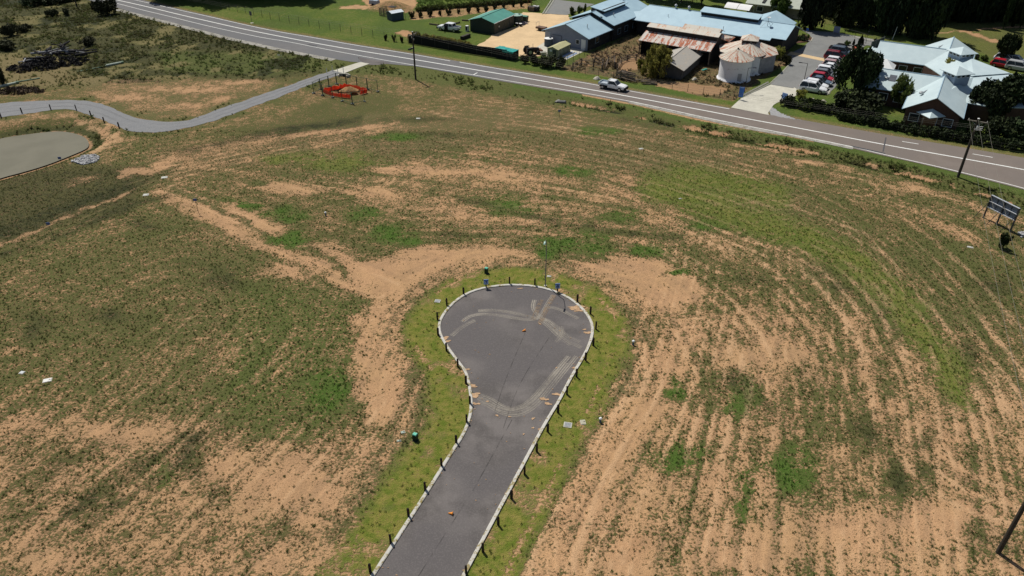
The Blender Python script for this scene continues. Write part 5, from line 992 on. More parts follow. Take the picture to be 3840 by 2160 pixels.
# ------------------------------------------------------------------ poles, wires and lamps
POLE = plain('pole_timber', (.060, .053, .042), .9, .3, 2); ARM = plain('arm_timber', (.30, .27, .22), .85, .25, 2); INS = plain('porcelain', (.55, .55, .52), .3)
def power_pole(base, h, label, arms, gear=False, r=.17):
    b = P(*base) if len(base) == 2 else Vector(base); t = thing('power_pole', label, 'power pole', b, 0, 'timber power poles'); MB().tube((0, 0, -.2), (0, 0, h), r, r*.72, 12).build('pole', POLE, t); tips = []
    for z, a, L in arms:
        d = Vector((math.cos(a), math.sin(a), 0)); ao = MB().box((0, 0, z), (L, .10, .13), a).build('crossarm', ARM, t)
        br = MB(); [br.tube(d*(s*L*.3)+Vector((0, 0, z)), (0, 0, z-.55), .02, n=4) for s in (-1, 1)]; br.build('brace', GALV, t)
        for k in (-.46, 0, .46): MB().lathe([(.03, 0), (.06, .04), (.03, .09), (.06, .13), (.02, .2), (0, .2)], 8, tuple(d*(k*L)+Vector((0, 0, z+.06)))).build('insulator', INS, ao); tips.append(Vector(b)+d*(k*L)+Vector((0, 0, z+.28)))
    MB().tube((0, 0, h), (0, 0, h+.05), r*.8, r*.5, 10).build('cap', WHITEP, t)
    if gear:
        g_ = MB(); [g_.tube((.12*s, -.2, h-1.2+.22*s), (.75, -.3, h-1.25+.22*s), .05, n=6) for s in (-1, 0, 1)]; g_.box((.1, -.25, h-1.2), (.25, .2, .6)); g_.build('switch_gear', WHITEP, t)
    return t, tips
RD = R(-32); pR, pC = P(3592, 664), P(1559, 298)
tR, wR = power_pole((3592,664), 8.25, 'leaning timber power pole with switch gear beside the highway at the billboard', [(7.85, RD, 2.3), (6.9, RD+PI/2, 1.5)], True, .19)
tC, wC = power_pole((1559,298), 8.5, 'slim timber power pole standing between the fenced pit and the highway', [(8.0, RD+PI/2, 2.1), (7.3, RD+PI*.8, 1.6)])
tL, wL = power_pole((289,26), 8.5, 'far dark power pole beside the thicket at the top of the paddock', [(8.0, RD+PI/2, 2.1)])
tN, wN = power_pole((3742,2073), 9.5, 'near dark power pole at the lower corner with its long shadow', [(9.1, R(-20), 2.2)], False, .17)
WIRE = plain('wire', (.22, .21, .17), .6, .1)
def wire(a, b, sag, label, group, r=.011):
    t = []; n = 26
    for i in range(n+1): f = i/n; q = a.lerp(b, f); q.z -= sag*4*f*(1-f); t.append(q)
    return tag(MB().path(t, r, 5).build('power_line', WIRE), label, 'power line', group)
for i in range(3): wire(wR[i], wN[i], .9, ('thin overhead wire to the near corner pole, outermost from the road', 'thin overhead wire to the near corner pole, middle of three', 'thin overhead wire to the near corner pole, closest to the highway')[i], 'wires to the near corner pole')
for i in range(3): wire(wC[i], wR[3+min(i, 2)], 1.3, ('lowest of three roadside wires in front of the stock yard', 'middle roadside wire above the black screen fence', 'uppermost roadside wire running past the hedge')[i], 'roadside wires', .008)
for i in range(3): wire(wL[i], wC[i], 1.2, ('wire over the paddock side of the highway', 'middle wire over the far highway bend', 'wire over the lawn side of the far highway')[i], 'wires along the far highway', .008)
def lamp(name, base, h, adir, alen, label, col, r=.06, rise=.6, head=.55):
    b = P(*base); t = thing(name, label, 'lamp post', b); d = Vector((math.cos(adir), math.sin(adir), 0)); pm = plain(name+'_steel', col, .5, .1)
    MB().tube((0, 0, 0), (0, 0, h), r, r*.6, 10).build('pole', pm, t); pts = [Vector((0, 0, h-.02))+d*(alen*k)+Vector((0, 0, rise*math.sin(k*PI/2))) for k in np.linspace(0, 1, 8)]
    MB().path(pts, r*.55, 7).build('arm', pm, t); e = pts[-1]; MB().box(e+d*head*.4+Vector((0, 0, .02)), (head, .2, .10), adir, .3).build('lamp_head', plain(name+'_head', (.45, .62, .55) if col[0] > .2 else col, .4), t); MB().lathe([(r*2.6, 0), (r*2.6, .06), (0, .08)], 12).build('base_plate', CONC if col[0] > .2 else pm, t); return t
lamp('street_lamp', (2045,1072), 5.35, R(-100), 1.35, 'tall thin grey street lamp at the head of the asphalt court', (.24, .235, .21), .062, .75)
lamp('car_park_lamp', (3008,335), 4.55, R(160), .9, 'black car park lamp on the grass in front of the white four wheel drive', (.02, .02, .022), .07, .05, .7)
lamp('car_park_lamp', (2791,345), 4.2, R(0), .8, 'black lamp post standing in front of the white silo', (.02, .02, .022), .06, .05, .7)
lamp('car_park_lamp', (3494,156), 3.2, R(-20), .7, 'dark lamp post behind the rear gable of the brick building', (.02, .02, .022), .06, .05, .6); lamp('car_park_lamp', (3246,163), 2.4, R(30), .1, 'short dark post on the car park footpath', (.03, .03, .03), .05, .02, .2); lamp('car_park_lamp', (2968,87), 1.7, R(0), .1, 'dark post at the start of the car park fence beside the hall wing', (.03, .03, .03), .06, .02, .2)
q = P(3346, 148); t = thing('flag_pole', 'bare white pole in front of the dark gum trees', 'pole', q); MB().tube((0, 0, 0), (.35, 0, 2.6), .06, .04).build('pole', WHITEP, t); MB().tube((0, 0, 0), (0, 0, .15), .14).build('foot', CONC, t)
# ------------------------------------------------------------------ signs
BLUEB = plain('blue_board', (.10, .22, .62), .4, .08); LBL = plain('light_blue', (.36, .50, .80), .4, .05); INK = plain('navy_ink', (.01, .015, .06), .5)
def lot_sign(base, digit, label):
    b = G(*base); t = thing('lot_sign', label, 'sign', b, R(6)); MB().box((0, 0, .4), (.13, .13, .85)).build('post', BOL, t); bd = MB().box((0, -.09, .82), (.5, .035, .62)).build('board', LBL, t); MB().box((0, -.112, 1.05), (.46, .012, .12)).build('top_band', BLUEB, bd); d = MB()
    if digit == '7': d.box((0, -.115, .90), (.22, .015, .05)).box((.04, -.115, .76), (.055, .015, .28), tilt=(0, R(20)))
    else:
        for z in (.62, .76, .90): d.box((0, -.115, z), (.18, .015, .045))
        for s in (-1, 1): d.box((s*.085, -.116, .76), (.045, .014, .28))
    d.build('digit', INK, bd); return t
lot_sign((1823,1080), '7', 'blue sign board with a 7 on a short post at the court kerb'); lot_sign((2090,1095), '8', 'blue sign board with an 8 near the street lamp')
def stake(board, base, label):
    b = G(*base); h = max(.9, height_of(b, board[1])); t = thing('marker_stake', label, 'marker', b, R(10)); MB().tube((0, 0, -.1), (-.04, .02, h), .03, .025, 6).build('stake', TIMB, t); MB().box((-.04, -.03, h), (.42, .03, .32)).build('board', plain('blue_marker', (.09, .15, .34), .5), t)
stake((229,592), (241,639), 'blue marker on a thin stake beside the pond'); stake((189,838), (201,888), 'blue marker on a stake on the paddock below the pond'); stake((730,749), (745,799), 'blue marker on a stake along the bare diagonal track'); stake((2094,415), (2098,440), 'small blue marker on a stake near the highway ditch')
q0, q2 = P(3687,817.5), P(3787,870); t = thing('billboard', 'grey steel billboard seen from its framed back, on three posts', 'billboard', q0, ang(q0, q2)); L = (q2-q0).length; zb, zt = height_of(q0, 776), height_of(q0, 731)
for u in (0, L/2, L): MB().box((u, 0, zt/2), (.14, .14, zt)).tube((u, -.1, zb+.6), (u-.5, -1.0, 0), .035, n=5).build('post', plain('dark_steel', (.045, .05, .055), .5), t)
MB().box((L/2, .12, (zb+zt)/2), (L+.1, .05, zt-zb)).build('panel', plain('panel_back', (.17, .21, .27), .45, .12), t)
mb = MB(); [mb.box((L/2, .0, z), (L+.05, .16, .07)) for z in (zb+.03, (zb+zt)/2, zt-.03)]; mb.build('rail', plain('pale_rail', (.50, .52, .55), .5), t); mb = MB(); [mb.box((L*k, .05, (zb+zt)/2), (.06, .10, zt-zb-.1)) for k in (.25, .75)]; mb.build('stud', plain('dark_steel2', (.08, .09, .11), .5), t)
q0 = P(2927,392); t = thing('entry_sign', 'pale blue entry sign on two dark posts in front of the hedge', 'sign', q0, R(-50)); [MB().box((u, 0, .9), (.1, .1, 1.8)).build('post', BLACK, t) for u in (0, 1.0)]; bd = MB().box((.5, -.07, 1.6), (1.0, .05, 1.0)).build('board', plain('sky_board', (.30, .48, .85), .4), t); MB().lathe([(.16, 0), (.16, .012), (.1, .012), (.1, 0)], 16).build('emblem', BLUEB, bd).location = (.5, -.1, 1.7)
bpy.data.objects[[o.name for o in COL.objects if o.name.startswith('emblem')][0]].rotation_euler = (PI/2, 0, 0)
q0 = P(2773,374); t = thing('banner_sign', 'tall blue banner sign at the driveway corner', 'sign', q0, R(-20)); MB().tube((0, 0, 0), (0, 0, 2.3), .05).build('post', BLACK, t); MB().box((.12, -.05, 1.35), (.75, .05, 1.75), 0, -.12).build('panel', plain('royal_blue', (.05, .16, .50), .4), t); MB().box((.12, -.085, 2.12), (.7, .02, .12)).build('top_band', LBL, t)
q0 = P(945,86); t = thing('road_sign', 'road sign seen from behind on a thin post by the far highway', 'sign', q0, RD); MB().tube((0, 0, 0), (0, 0, 2.4), .045).build('post', plain('sign_post', (.12, .13, .12)), t); MB().box((0, .05, 2.1), (.75, .04, .9)).build('panel', plain('sign_back', (.10, .11, .12), .5), t); MB().lathe([(.4, 0), (.3, .05), (0, .06)], 10).build('foot', CONC, t)
q0 = P(3135,128); t = thing('notice_board', 'pale grey blue notice board on the car park fence', 'sign', q0, R(-30)); MB().box((0, -.12, 1.0), (1.3, .04, 1.3)).build('board', plain('pale_notice', (.22, .25, .34), .5), t); [MB().box((s*.6, -.06, .8), (.06, .06, 1.6)).build('post', GALV, t) for s in (-1, 1)]
q0 = P(3022,142); t = thing('small_sign', 'small blue sign on a pole in the car park island', 'sign', q0, R(-30)); MB().tube((0, 0, 0), (0, 0, 1.9), .04).build('post', GALV, t); MB().box((0, -.05, 1.75), (.5, .03, .5)).build('panel', BLUEB, t)
for x, y, h, l in ((1226,274,.9,'white guide post on the grass side of the culvert slab, lower left of a pair'), (1247,266,1.0,'white guide post at the paddock corner of the culvert slab'), (1268,280,1.1,'white guide post beside the culvert pipe, near the lane'), (1289,276,1.3,'white guide post beside the culvert headwall'), (1346,233,1.1,'white guide post at the highway end of the slab')):
    t = thing('guide_post', l, 'post', P(x, y), RD, 'white guide posts at the culvert'); MB().box((0, 0, h/2), (.11, .04, h)).build('post', WHITEP, t); MB().box((0, -.024, h*.85), (.07, .008, .12)).build('reflector', LAMPR, t)
# ------------------------------------------------------------------ fences
def fence(name, label, pxs, h, step, wires, postm, pr=.035, mesh=None, group=None, wr=.008, solid=None):
    pts = [P(*q) for q in pxs]; t = thing(name, label, 'fence', pts[0], 0, group); o = pts[0]; L = sum((b-a).length for a, b in zip(pts, pts[1:])); q = resample(pts, max(2, int(L/step)+1))
    pm0 = None
    for p in q[:99]:
        if pm0 is None: pm0 = MB().tube((0, 0, -.1), (0, 0, h), pr, n=6).build('post', postm, t); c = pm0
        else: c = pm0.copy(); COL.objects.link(c); c.parent = t
        c.location = p-o
    for z in wires: MB().path([p-o+Vector((0, 0, z*h)) for p in q], wr, 4).build('wire', WIRED, t)
    if solid:
        mb = MB(); z0, z1 = solid[1:3]
        for i, (a, b) in enumerate(zip(q, q[1:])): a, b = a-o, b-o; n = Vector((-(b-a).y, (b-a).x, 0)).normalized()*.02; w1 = .05*math.sin(i*2.3); w2 = .05*math.sin(i*2.3+2.3); mb.add([(a.x+n.x, a.y+n.y, z0), (b.x+n.x, b.y+n.y, z0), (b.x+n.x, b.y+n.y, z1+w2), (a.x+n.x, a.y+n.y, z1+w1), (a.x-n.x, a.y-n.y, z0), (b.x-n.x, b.y-n.y, z0), (b.x-n.x, b.y-n.y, z1+w2), (a.x-n.x, a.y-n.y, z1+w1)], [(0, 1, 2, 3), (7, 6, 5, 4), (3, 2, 6, 7), (0, 4, 5, 1)])
        mb.build(solid[3], solid[0], t)
    if mesh:
        mb = MB()
        for a, b in zip(q, q[1:]):
            n = max(2, int((b-a).length/.45))
            for k in range(n): c = a.lerp(b, k/n)-o; d = (b-a)/n; mb.tube(c, c+d+Vector((0, 0, h*.95)), .005, n=3, cap=False); mb.tube(c+Vector((0, 0, h*.95)), c+d, .005, n=3, cap=False)
        mb.build('wire_mesh', WIRED, t)
    return t
WIRED = plain('dull_wire', (.07, .07, .06), .8, .2); DP = plain('dark_post', (.05, .045, .04), .8, .3, 3); SHADE = plain('shade_cloth', (.010, .011, .011), .9, .3, 1.5)
fence('wire_fence', 'long wire mesh fence with dark posts along the far side of the highway', [(830,32),(907,48),(1020,74),(1145,97),(1275,119),(1373,137),(1530,163)], 1.7, 3., (.33, .66, 1.), DP, .04, True)
fence('screen_fence', 'long black shade cloth fence beside the highway in front of the garden', [(1533,163),(1745,200),(1900,224)], 1.95, 3., (1.,), DP, .05, None, None, .012, (SHADE, .05, 1.9, 'shade_cloth'))
fence('wire_fence', 'wire fence with thin posts in front of the old stock yard', [(1903,225),(2100,256),(2235,287),(2337,300),(2419,318),(2564,341),(2606,350),(2760,374)], 1.35, 2.8, (.3, .6, 1.), DP, .04)
fence('wire_fence', 'wire fence with tall thin posts between the blue hall lawn and the dry yard', [(2105,250),(2183,215),(2230,193),(2275,172),(2320,150),(2365,128),(2400,118)], 1.6, 2., (.05, .5, 1.), DP, .035, True)
fence('garden_fence', 'mesh fence behind the row of vase shaped shrubs', [(1520,72),(1600,56),(1700,46),(1800,36),(1900,22),(2010,4)], 1.4, 2.4, (.3, .65, 1.), plain('rusty_post', (.10, .05, .03), .9, .3), .04, True)
fence('car_park_fence', 'dark mesh fence round the back of the car park', [(2966,87),(3040,100),(3120,118),(3200,139),(3290,165),(3330,170)], 1.3, 2.4, (.04, 1.), DP, .04, True, None, .025)
fence('hedge_fence', 'dark wire fence in front of the clipped hedges along the highway', [(2940,407),(3132,440),(3260,470),(3400,502),(3600,538),(3840,582)], 1.2, 3., (.3, .65, 1.), DP, .04)
low = fence('low_wall', 'low mottled stone wall in the shade before the brick building', [(3270,470),(3340,483),(3420,498)], .6, 2.5, (), CONC, .05, None, None, .01, (plain('mottled_stone', (.22, .21, .19), .95, .5, 2), 0, .55, 'wall'))
# temporary fence panels round the pit
cb = lambda x, y: (x/6.586+1150, y/6.586+200); TGAL = plain('fence_galv', (.06, .10, .07), .6, .2)
FP = dict(A=(170,990), B=(400,1040), I=(652,1090), J=(875,1180), K=(1130,1250), L=(1435,1190), B2=(350,900), C=(555,830), D=(745,760), E=(985,785), F=(1250,850), G=(1505,890), H=(1765,950))
for a, b, l in (('A','B','temporary fence panel at the lane corner of the pit'), ('B','I','temporary fence panel along the front of the orange mesh'), ('J','K','temporary fence panel standing loose in front of the pit'), ('K','L','temporary fence panel at the front corner furthest from the lane'), ('A','B2','temporary fence panel beside the lane, first from the front'), ('B2','C','temporary fence panel beside the lane, second from the front'), ('C','D','temporary fence panel beside the lane below the culvert'), ('D','E','temporary fence panel behind the pit, first after the culvert corner'), ('E','F','temporary fence panel behind the pit, second after the culvert corner'), ('F','G','temporary fence panel behind the pit, third after the culvert corner'), ('G','H','temporary fence panel on the power pole side of the pit')):
    p0, p1 = P(*cb(*FP[a])), P(*cb(*FP[b])); L = (p1-p0).length; t = thing('temporary_fence_panel', l, 'fence panel', p0, ang(p0, p1), 'temporary fence panels round the pit'); fr = MB()
    for u in (.05, L-.05): fr.tube((u, 0, 0), (u, 0, 2.0), .05, n=6)
    for z in (.15, 1.95): fr.tube((.05, 0, z), (L-.05, 0, z), .028, n=6)
    fr.build('frame', TGAL, t); ms = MB(); [ms.tube((.05+(L-.1)*k/12, 0, .15), (.05+(L-.1)*k/12, 0, 1.95), .006, n=3) for k in range(1, 12)]; [ms.tube((.05, 0, z), (L-.05, 0, z), .006, n=3) for z in (.6, 1.05, 1.5)]; ms.build('wire_mesh', TGAL, t)
    for u in (.05, L-.05): MB().box((u, 0, .07), (.25, .6, .14)).build('foot_block', plain('foot_block', (.16, .17, .15)), t)
q0 = P(*cb(1605,990)); t = thing('survey_stake', 'single dark stake on bare ground beside the pit', 'stake', q0); MB().tube((0, 0, -.1), (0, 0, 1.4), .035).build('stake', TIMB, t); MB().box((0, 0, 1.42), (.08, .08, .06)).build('cap', LAMPR, t)
g = NT('orange_mesh'); p = g.obj(); g.out(g.mix(g.noise(1.5, p, 4), (.80, .15, .06), (.92, .28, .15)), .6); ORM = g.m; tr = g.n('ShaderNodeBsdfTranslucent'); tr.inputs[0].default_value = (.95, .16, .06, 1); ms = g.n('ShaderNodeMixShader'); ms.inputs[0].default_value = .45; g.l(g.b.outputs[0], ms.inputs[1]); g.l(tr.outputs[0], ms.inputs[2]); g.l(ms.outputs[0], g.t.nodes['Material Output'].inputs[0])
def mesh_ribbon(pts, h, label, seed):
    pts = [P(*cb(*q)) for q in pts]; q = resample(smooth(pts, 1), 26); o = q[0]; t = thing('barrier_mesh', label, 'barrier mesh', o, 0, 'orange barrier mesh round the pit'); mb = MB(); r = random.Random(seed); rows = []
    for i, p_ in enumerate(q): k = h*(.75+.35*r.random()); lean = .45*(r.random()-.3); rows.append([(p_.x-o.x, p_.y-o.y, .02), (p_.x-o.x+lean*.4, p_.y-o.y-lean*.4, k*.5), (p_.x-o.x+lean, p_.y-o.y-lean, k)])
    for a, b in zip(rows, rows[1:]): mb.add(a+b, [(0, 1, 4, 3), (1, 2, 5, 4)])
    o2 = mb.build('netting', ORM, t); s = o2.modifiers.new('thick', 'SOLIDIFY'); s.thickness = .03
    for k in (0, 8, 16, 25): MB().tube(q[k]-o, q[k]-o+Vector((0, 0, h+.15)), .025, n=6).build('star_picket', DP, t)
mesh_ribbon([(410,960),(600,925),(800,880),(980,835),(1150,870),(1300,915),(1480,965)], .75, 'sagging orange barrier mesh along the back of the pit', 1); mesh_ribbon([(420,970),(540,1020),(660,1060),(860,1090),(1080,1110)], .7, 'torn orange barrier mesh along the front of the pit', 2); mesh_ribbon([(1490,975),(1400,1000),(1320,1015)], .8, 'short piece of orange mesh at the power pole end of the pit', 3)
def heap(name, label, cat, c, r, h, mat, seed, sq=.7, n=26):
    rr = random.Random(seed); rings = []
    for k, (f, z) in enumerate(((1.0, -.05), (.85, .22), (.6, .6), (.32, .9), (.06, 1.0))): rings.append([(r*f*(1+.22*math.sin(3*a+seed)+.15*math.sin(7*a+2*seed+k)+rr.uniform(-.08, .08))*math.cos(a), r*f*sq*(1+.2*math.sin(4*a+seed))*math.sin(a), h*z*(1+rr.uniform(-.12, .12))) for a in [2*PI*i/n for i in range(n)]])
    t = MB().loft(rings).build(name, mat, None, True); t.location = c; return tag(t, label, cat)
heap('soil_heap', 'heap of dug yellow clay inside the orange mesh', 'soil heap', P(*cb(1060,930)), 1.7, .75, plain('dug_clay', (.36, .22, .10), .97, .5, 2, bump=.6), 3, .6)
q0 = P(*cb(930,560)); t = thing('concrete_headwall', 'small pale concrete culvert headwall beside the slab', 'headwall', q0, R(-10)); MB().box((0, 0, .25), (1.9, .22, .5)).box((-.95, -.4, .2), (.2, .9, .4), .5).box((.95, -.4, .2), (.2, .9, .4), -.5).build('wall', CONC, t); MB().tube((0, -.12, .25), (0, -.3, .25), .22, n=14).build('pipe_mouth', BLACK, t)
# ------------------------------------------------------------------ service boxes and lids
def pillar(base, label):
    b = G(*base); t = thing('service_pillar', label, 'service pillar', b, R(-25)); MB().box((0, 0, .36), (.42, .36, .75), 0, .06).build('cabinet', plain('pillar_green', (.010, .035, .022), .5), t); MB().box((0, 0, .76), (.46, .40, .09), 0, .2).build('lid', plain('lid_green', (.13, .50, .36), .45), t); MB().box((.05, -.05, .01), (.5, .45, .06)).build('plinth', DARKW, t); t.scale = (.85, .85, .85)
pillar((1558,1649), 'dark green service pillar with a mint lid on the left verge'); pillar((1824,1023), 'dark green service pillar behind the blue 7 sign')
def lid(base, w, d, rz, label, mat, name='pit_lid'):
    b = G(*base); w *= .72; d *= .72; b.z -= .05; t = thing(name, label, 'pit lid', b, rz); MB().box((0, 0, .03), (w, d, .12)).build('collar', CONC, t); MB().box((0, 0, .10), (w*.82, d*.82, .03)).build('cover', mat, t); MB().box((w*.25, 0, .125), (.12, .05, .02)).build('lifting_hole', BLACK, t)
WL = plain('white_lid', (.50, .50, .46), .8, .12); GR = plain('grate_grey', (.24, .26, .25), .6, .5, 9)
lid((617,667), 1.1, .9, .3, 'white pit lid beside the dark drain line', WL); lid((548,733), 1.0, .9, .2, 'white pit lid at the start of the bare diagonal track', WL); lid((1568,444), .9, .7, 0, 'small white lid on the dry grass below the fenced pit', WL); lid((2404,558), .9, .6, .3, 'white lid near the highway ditch', WL); lid((3638,927), .9, .5, -.4, 'white slab near the leaning sapling', WL); lid((2059,1036), .62, .45, -.1, 'white service lid beside the street lamp base', WL); lid((179,1429), 1.05, .75, .35, 'large white slab on the left field', plain('white_slab', (.74, .73, .69), .8, .1)); lid((2186,1583), .6, .75, .1, 'beige service lid on the right verge', plain('beige_lid', (.42, .40, .30), .8, .15))
lid((2551,746), .6, .3, .2, 'small pale slab on the green mown strip', WL); lid((1496,1653), .5, .28, .1, 'narrow mint grey lid near the green pillar', plain('mint_lid', (.40, .46, .38), .8)); lid((1511,1621), .5, .4, .4, 'square mint grey lid above the narrow one', plain('mint_lid2', (.38, .45, .38), .8))
for q, w, l in (((1641,1130), .75, 'steel grate at the upper left of the court verge'), ((2129,1594), .85, 'steel drain grate on the right verge'), ((83,1399), .55, 'dark steel grate near the large white slab')):
    b = G(*q); w *= .8; b.z -= .03; t = thing('drain_grate', l, 'drain grate', b, R(-12)); MB().box((0, 0, .03), (w, w*.9, .10)).build('collar', CONC, t); mb = MB(); [mb.box((-w*.36+w*.72*k/6, 0, .09), (.045, w*.7, .03)) for k in range(7)]; mb.build('bars', GALV, t); MB().box((0, 0, .083), (w*.8, w*.72, .006)).build('void', BLACK, t)
for q, l in (((2251,1583), 'blue grey standpipe with a white cap beside the lower right drain'), ((2374,1292), 'blue grey standpipe with a white cap at the edge of the bare track'), ((1222,809), 'white capped standpipe in the middle of the field')):
    b = G(*q); t = thing('standpipe', l, 'standpipe', b); MB().tube((0, 0, -.05), (0, 0, .42), .09, n=12).build('pipe', plain('pipe_blue', (.10, .16, .22), .5), t); MB().lathe([(.13, .40), (.14, .46), (.08, .54), (0, .56)], 14).build('cap', WHITEP, t)
ORC = plain('cone_orange', (.85, .30, .04), .6, .1)
def cone(q, a, label):
    b = P(*q); b.z = .045; t = thing('traffic_cone', label, 'cone', b, a); t.scale = (.62, .62, .62); MB().tube((0, 0, .14), (.52, 0, .045), .17, .035, 14).build('cone', ORC, t); MB().box((-.02, 0, .17), (.03, .36, .36)).build('foot', ORC, t); return t
cone((1969,1242), R(200), 'small orange cone lying in the middle of the round court'); cone((1697,1930), R(165), 'small orange cone lying on the straight asphalt near the seam')
# rocks at the pond inlet and by the billboard
def rocks(name, poly_, n, s, seed):
    r = random.Random(seed); mb = MB(); pts = W3(poly_); xs_ = [p.x for p in pts]; ys_ = [p.y for p in pts]; k = 0
    while k < n:
        x, y = r.uniform(min(xs_), max(xs_)), r.uniform(min(ys_), max(ys_))
        if not inpoly(np.array([x]), np.array([y]), xy2(pts))[0]: continue
        z = float(ground_z(np.array([x]), np.array([y]))[0]); a = s*r.uniform(.5, 1.2); q = [(x+a*r.uniform(.7, 1.2)*math.cos(t)*1.1, y+a*r.uniform(.7, 1.2)*math.sin(t), z-.05) for t in np.linspace(0, 5.2, 6)]; mb.loft([q, [((u-x)*.7+x+r.uniform(-.03, .03), (v-y)*.7+y, z+a*r.uniform(.5, .9)) for u, v, _ in q]]); k += 1
    return struct(mb.build(name, plain('grey_rock', (.36, .36, .36), .9, .4, 3)), 'stuff')
rocks('rubble', [(268,607),(310,588),(358,581),(377,592),(360,610),(312,620)], 260, .2, 1); rocks('rubble', [(3816,872),(3850,868),(3870,890),(3830,894)], 60, .16, 2)
rocks('pebbles', [(1040,205),(1052,205),(1060,210),(1045,212)], 10, .1, 6)
# ------------------------------------------------------------------ pipes, timber, junk
PG = plain('green_pipe', (.16, .24, .15), .6, .3, 2); PW = plain('pale_pipe', (.40, .46, .38), .5)
for pts, l in (([(290,272),(340,262),(392,251)], 'long thin green pipe lying on the paddock grass'), ([(400,250),(456,239)], 'thicker pale pipe length at the end of the long green pipe'), ([(-20,334),(62,315)], 'pale green pipe at the edge of view above the brush heap'), ([(70,309),(141,297)], 'thin dark pipe beyond the brush heap')):
    q = [P(*a) for a in pts]; o = q[0]; t = thing('pipe', l, 'pipe', o); r = .22 if 'pale' in l else .12; MB().path([p-o+Vector((0, 0, r)) for p in q], r, 10).build('pipe', PW if 'pale' in l else PG, t); MB().tube(q[-1]-o+Vector((0, 0, r)), q[-1]-o+(q[-1]-q[-2]).normalized()*.4+Vector((0, 0, r)), r*1.25, n=10).build('collar', PG, t)
LOG = plain('burnt_log', (.030, .028, .030), .9, .6, 3); LOGW = plain('weathered_log', (.30, .30, .31), .85, .4, 3)
r = random.Random(9); zc = [((78+r.gauss(0, 1)*0), 0)]; k = 0
for i in range(64):
    f = r.random(); px = 110+225*f+r.uniform(-12, 12); py = (258-66*min(1, f*2.1)) if f < .45 else 196+16*(f-.45); py += r.uniform(-4, 12)
    b = G(px, py); L = r.uniform(1.2, 4.2); a = r.uniform(0, PI); z = r.uniform(.15, 1.5); t = thing('log', '', 'log', b+Vector((0, 0, z)), a, 'logs of the burnt log heap'); t['label'] = 'charred log in the dark log heap on the rough paddock'
    rr = r.uniform(.09, .24); w = r.random() < .33; MB().tube((-L/2, 0, 0), (L/2, 0, r.uniform(-.4, .4)), rr, rr*.7, 7).build('trunk', LOGW if w else LOG, t)
    if w: t['label'] = 'pale weathered log in the dark log heap on the rough paddock'; t['group'] = 'pale logs of the log heap'
    if i % 3 == 0: MB().tube((0, 0, 0), (r.uniform(-.3, .5), .7, .45), rr*.5, rr*.2, 5).build('branch', LOG, t)
def brush(label, c, rx, ry, h, mat, n, per, seed, name='brush_heap'):
    r = random.Random(seed); t = thing(name, label, 'debris heap', c); C = []
    for i in range(n):
        a = r.uniform(0, 2*PI); q = math.sqrt(r.random()); C.append((rx*q*math.cos(a), ry*q*math.sin(a), h*(1-q*q)*r.uniform(.2, .9), r.uniform(.3, .7)))
    o = bpy.data.objects.new('twigs', leafcloud('twigs', mat, C, per, .16, seed, .6)); COL.objects.link(o); o.parent = t; mb = MB()
    for i in range(24): a = r.uniform(0, 2*PI); q = r.random(); v = Vector((rx*q*math.cos(a), ry*q*math.sin(a), .1+h*(1-q))); mb.tube(v, v+Vector((r.uniform(-.8, .8), r.uniform(-.8, .8), r.uniform(-.1, .5))), .04, .015, 5)
    mb.build('branches', LOG, t); return t
L_ASH = leafmat('burnt_twig', (.010, .010, .010), (.035, .032, .030)); L_BR = leafmat('brown_twig', (.05, .035, .022), (.17, .12, .08))
brush('black burnt brush under the log heap', P(215,236), 6.5, 3.2, 1.3, L_ASH, 130, 40, 8); brush('black burnt brush at the near tip of the log heap', P(120,258), 4.8, 2.6, 1.0, L_ASH, 80, 40, 11)
brush('brown brush heap beside the pipe above the lane', P(75,344), 4.2, 1.8, .8, L_BR, 70, 40, 5)
# sand yard items
b0, b1 = P(1902,221), P(1945,214); t = thing('covered_crate', 'dark box trailer under a bright teal tarpaulin behind the screen fence', 'container', P(1852,214), ang(P(1852,212), P(1905,223))); L = 4.6
MB().box((L/2, 1.0, .85), (L, 2.0, 1.6)).build('body', plain('black_crate', (.02, .024, .024), .7), t); tp = MB(); rr = random.Random(4); n = 12
top = [[(-.1+(L+.2)*i/n, -.1+2.2*j/5, 1.72+rr.uniform(-.05, .10)) for j in range(6)] for i in range(n+1)]; tp.add([p for row_ in top for p in row_], [(i*6+j, i*6+j+1, (i+1)*6+j+1, (i+1)*6+j) for i in range(n) for j in range(5)]); tp.add([(-.12, -.12, 1.4), (L+.12, -.12, 1.4), (L+.12, -.12, 1.74), (-.12, -.12, 1.74)], [(0, 1, 2, 3)]); o = tp.build('tarpaulin', plain('teal_tarp', (.015, .30, .27), .5, .35, 3), t); o.modifiers.new('thick', 'SOLIDIFY').thickness = .03
for u in (1.0, 3.6): MB().tube((u, -.06, .3), (u, -.25, .3), .3, n=14).build('wheel', BLACK, t)
b = P(1990,204); t = thing('tractor', 'dark old tractor with large wheels parked on the sand yard edge', 'tractor', b, R(20))
for s in (-1, 1): w = MB().tube((-.5, s*.75, .72), (-.5, s*1.12, .72), .72, n=20).build('rear_wheel', BLACK, t); MB().tube((-.5, s*1.0, .72), (-.5, s*1.14, .72), .36, n=12).build('rim', RIM, w); MB().tube((1.35, s*.6, .38), (1.35, s*.85, .38), .38, n=16).build('front_wheel', BLACK, t); MB().box((-.5, s*.86, 1.5), (1.1, .45, .06), 0, .1).build('mudguard', DARKW, t)
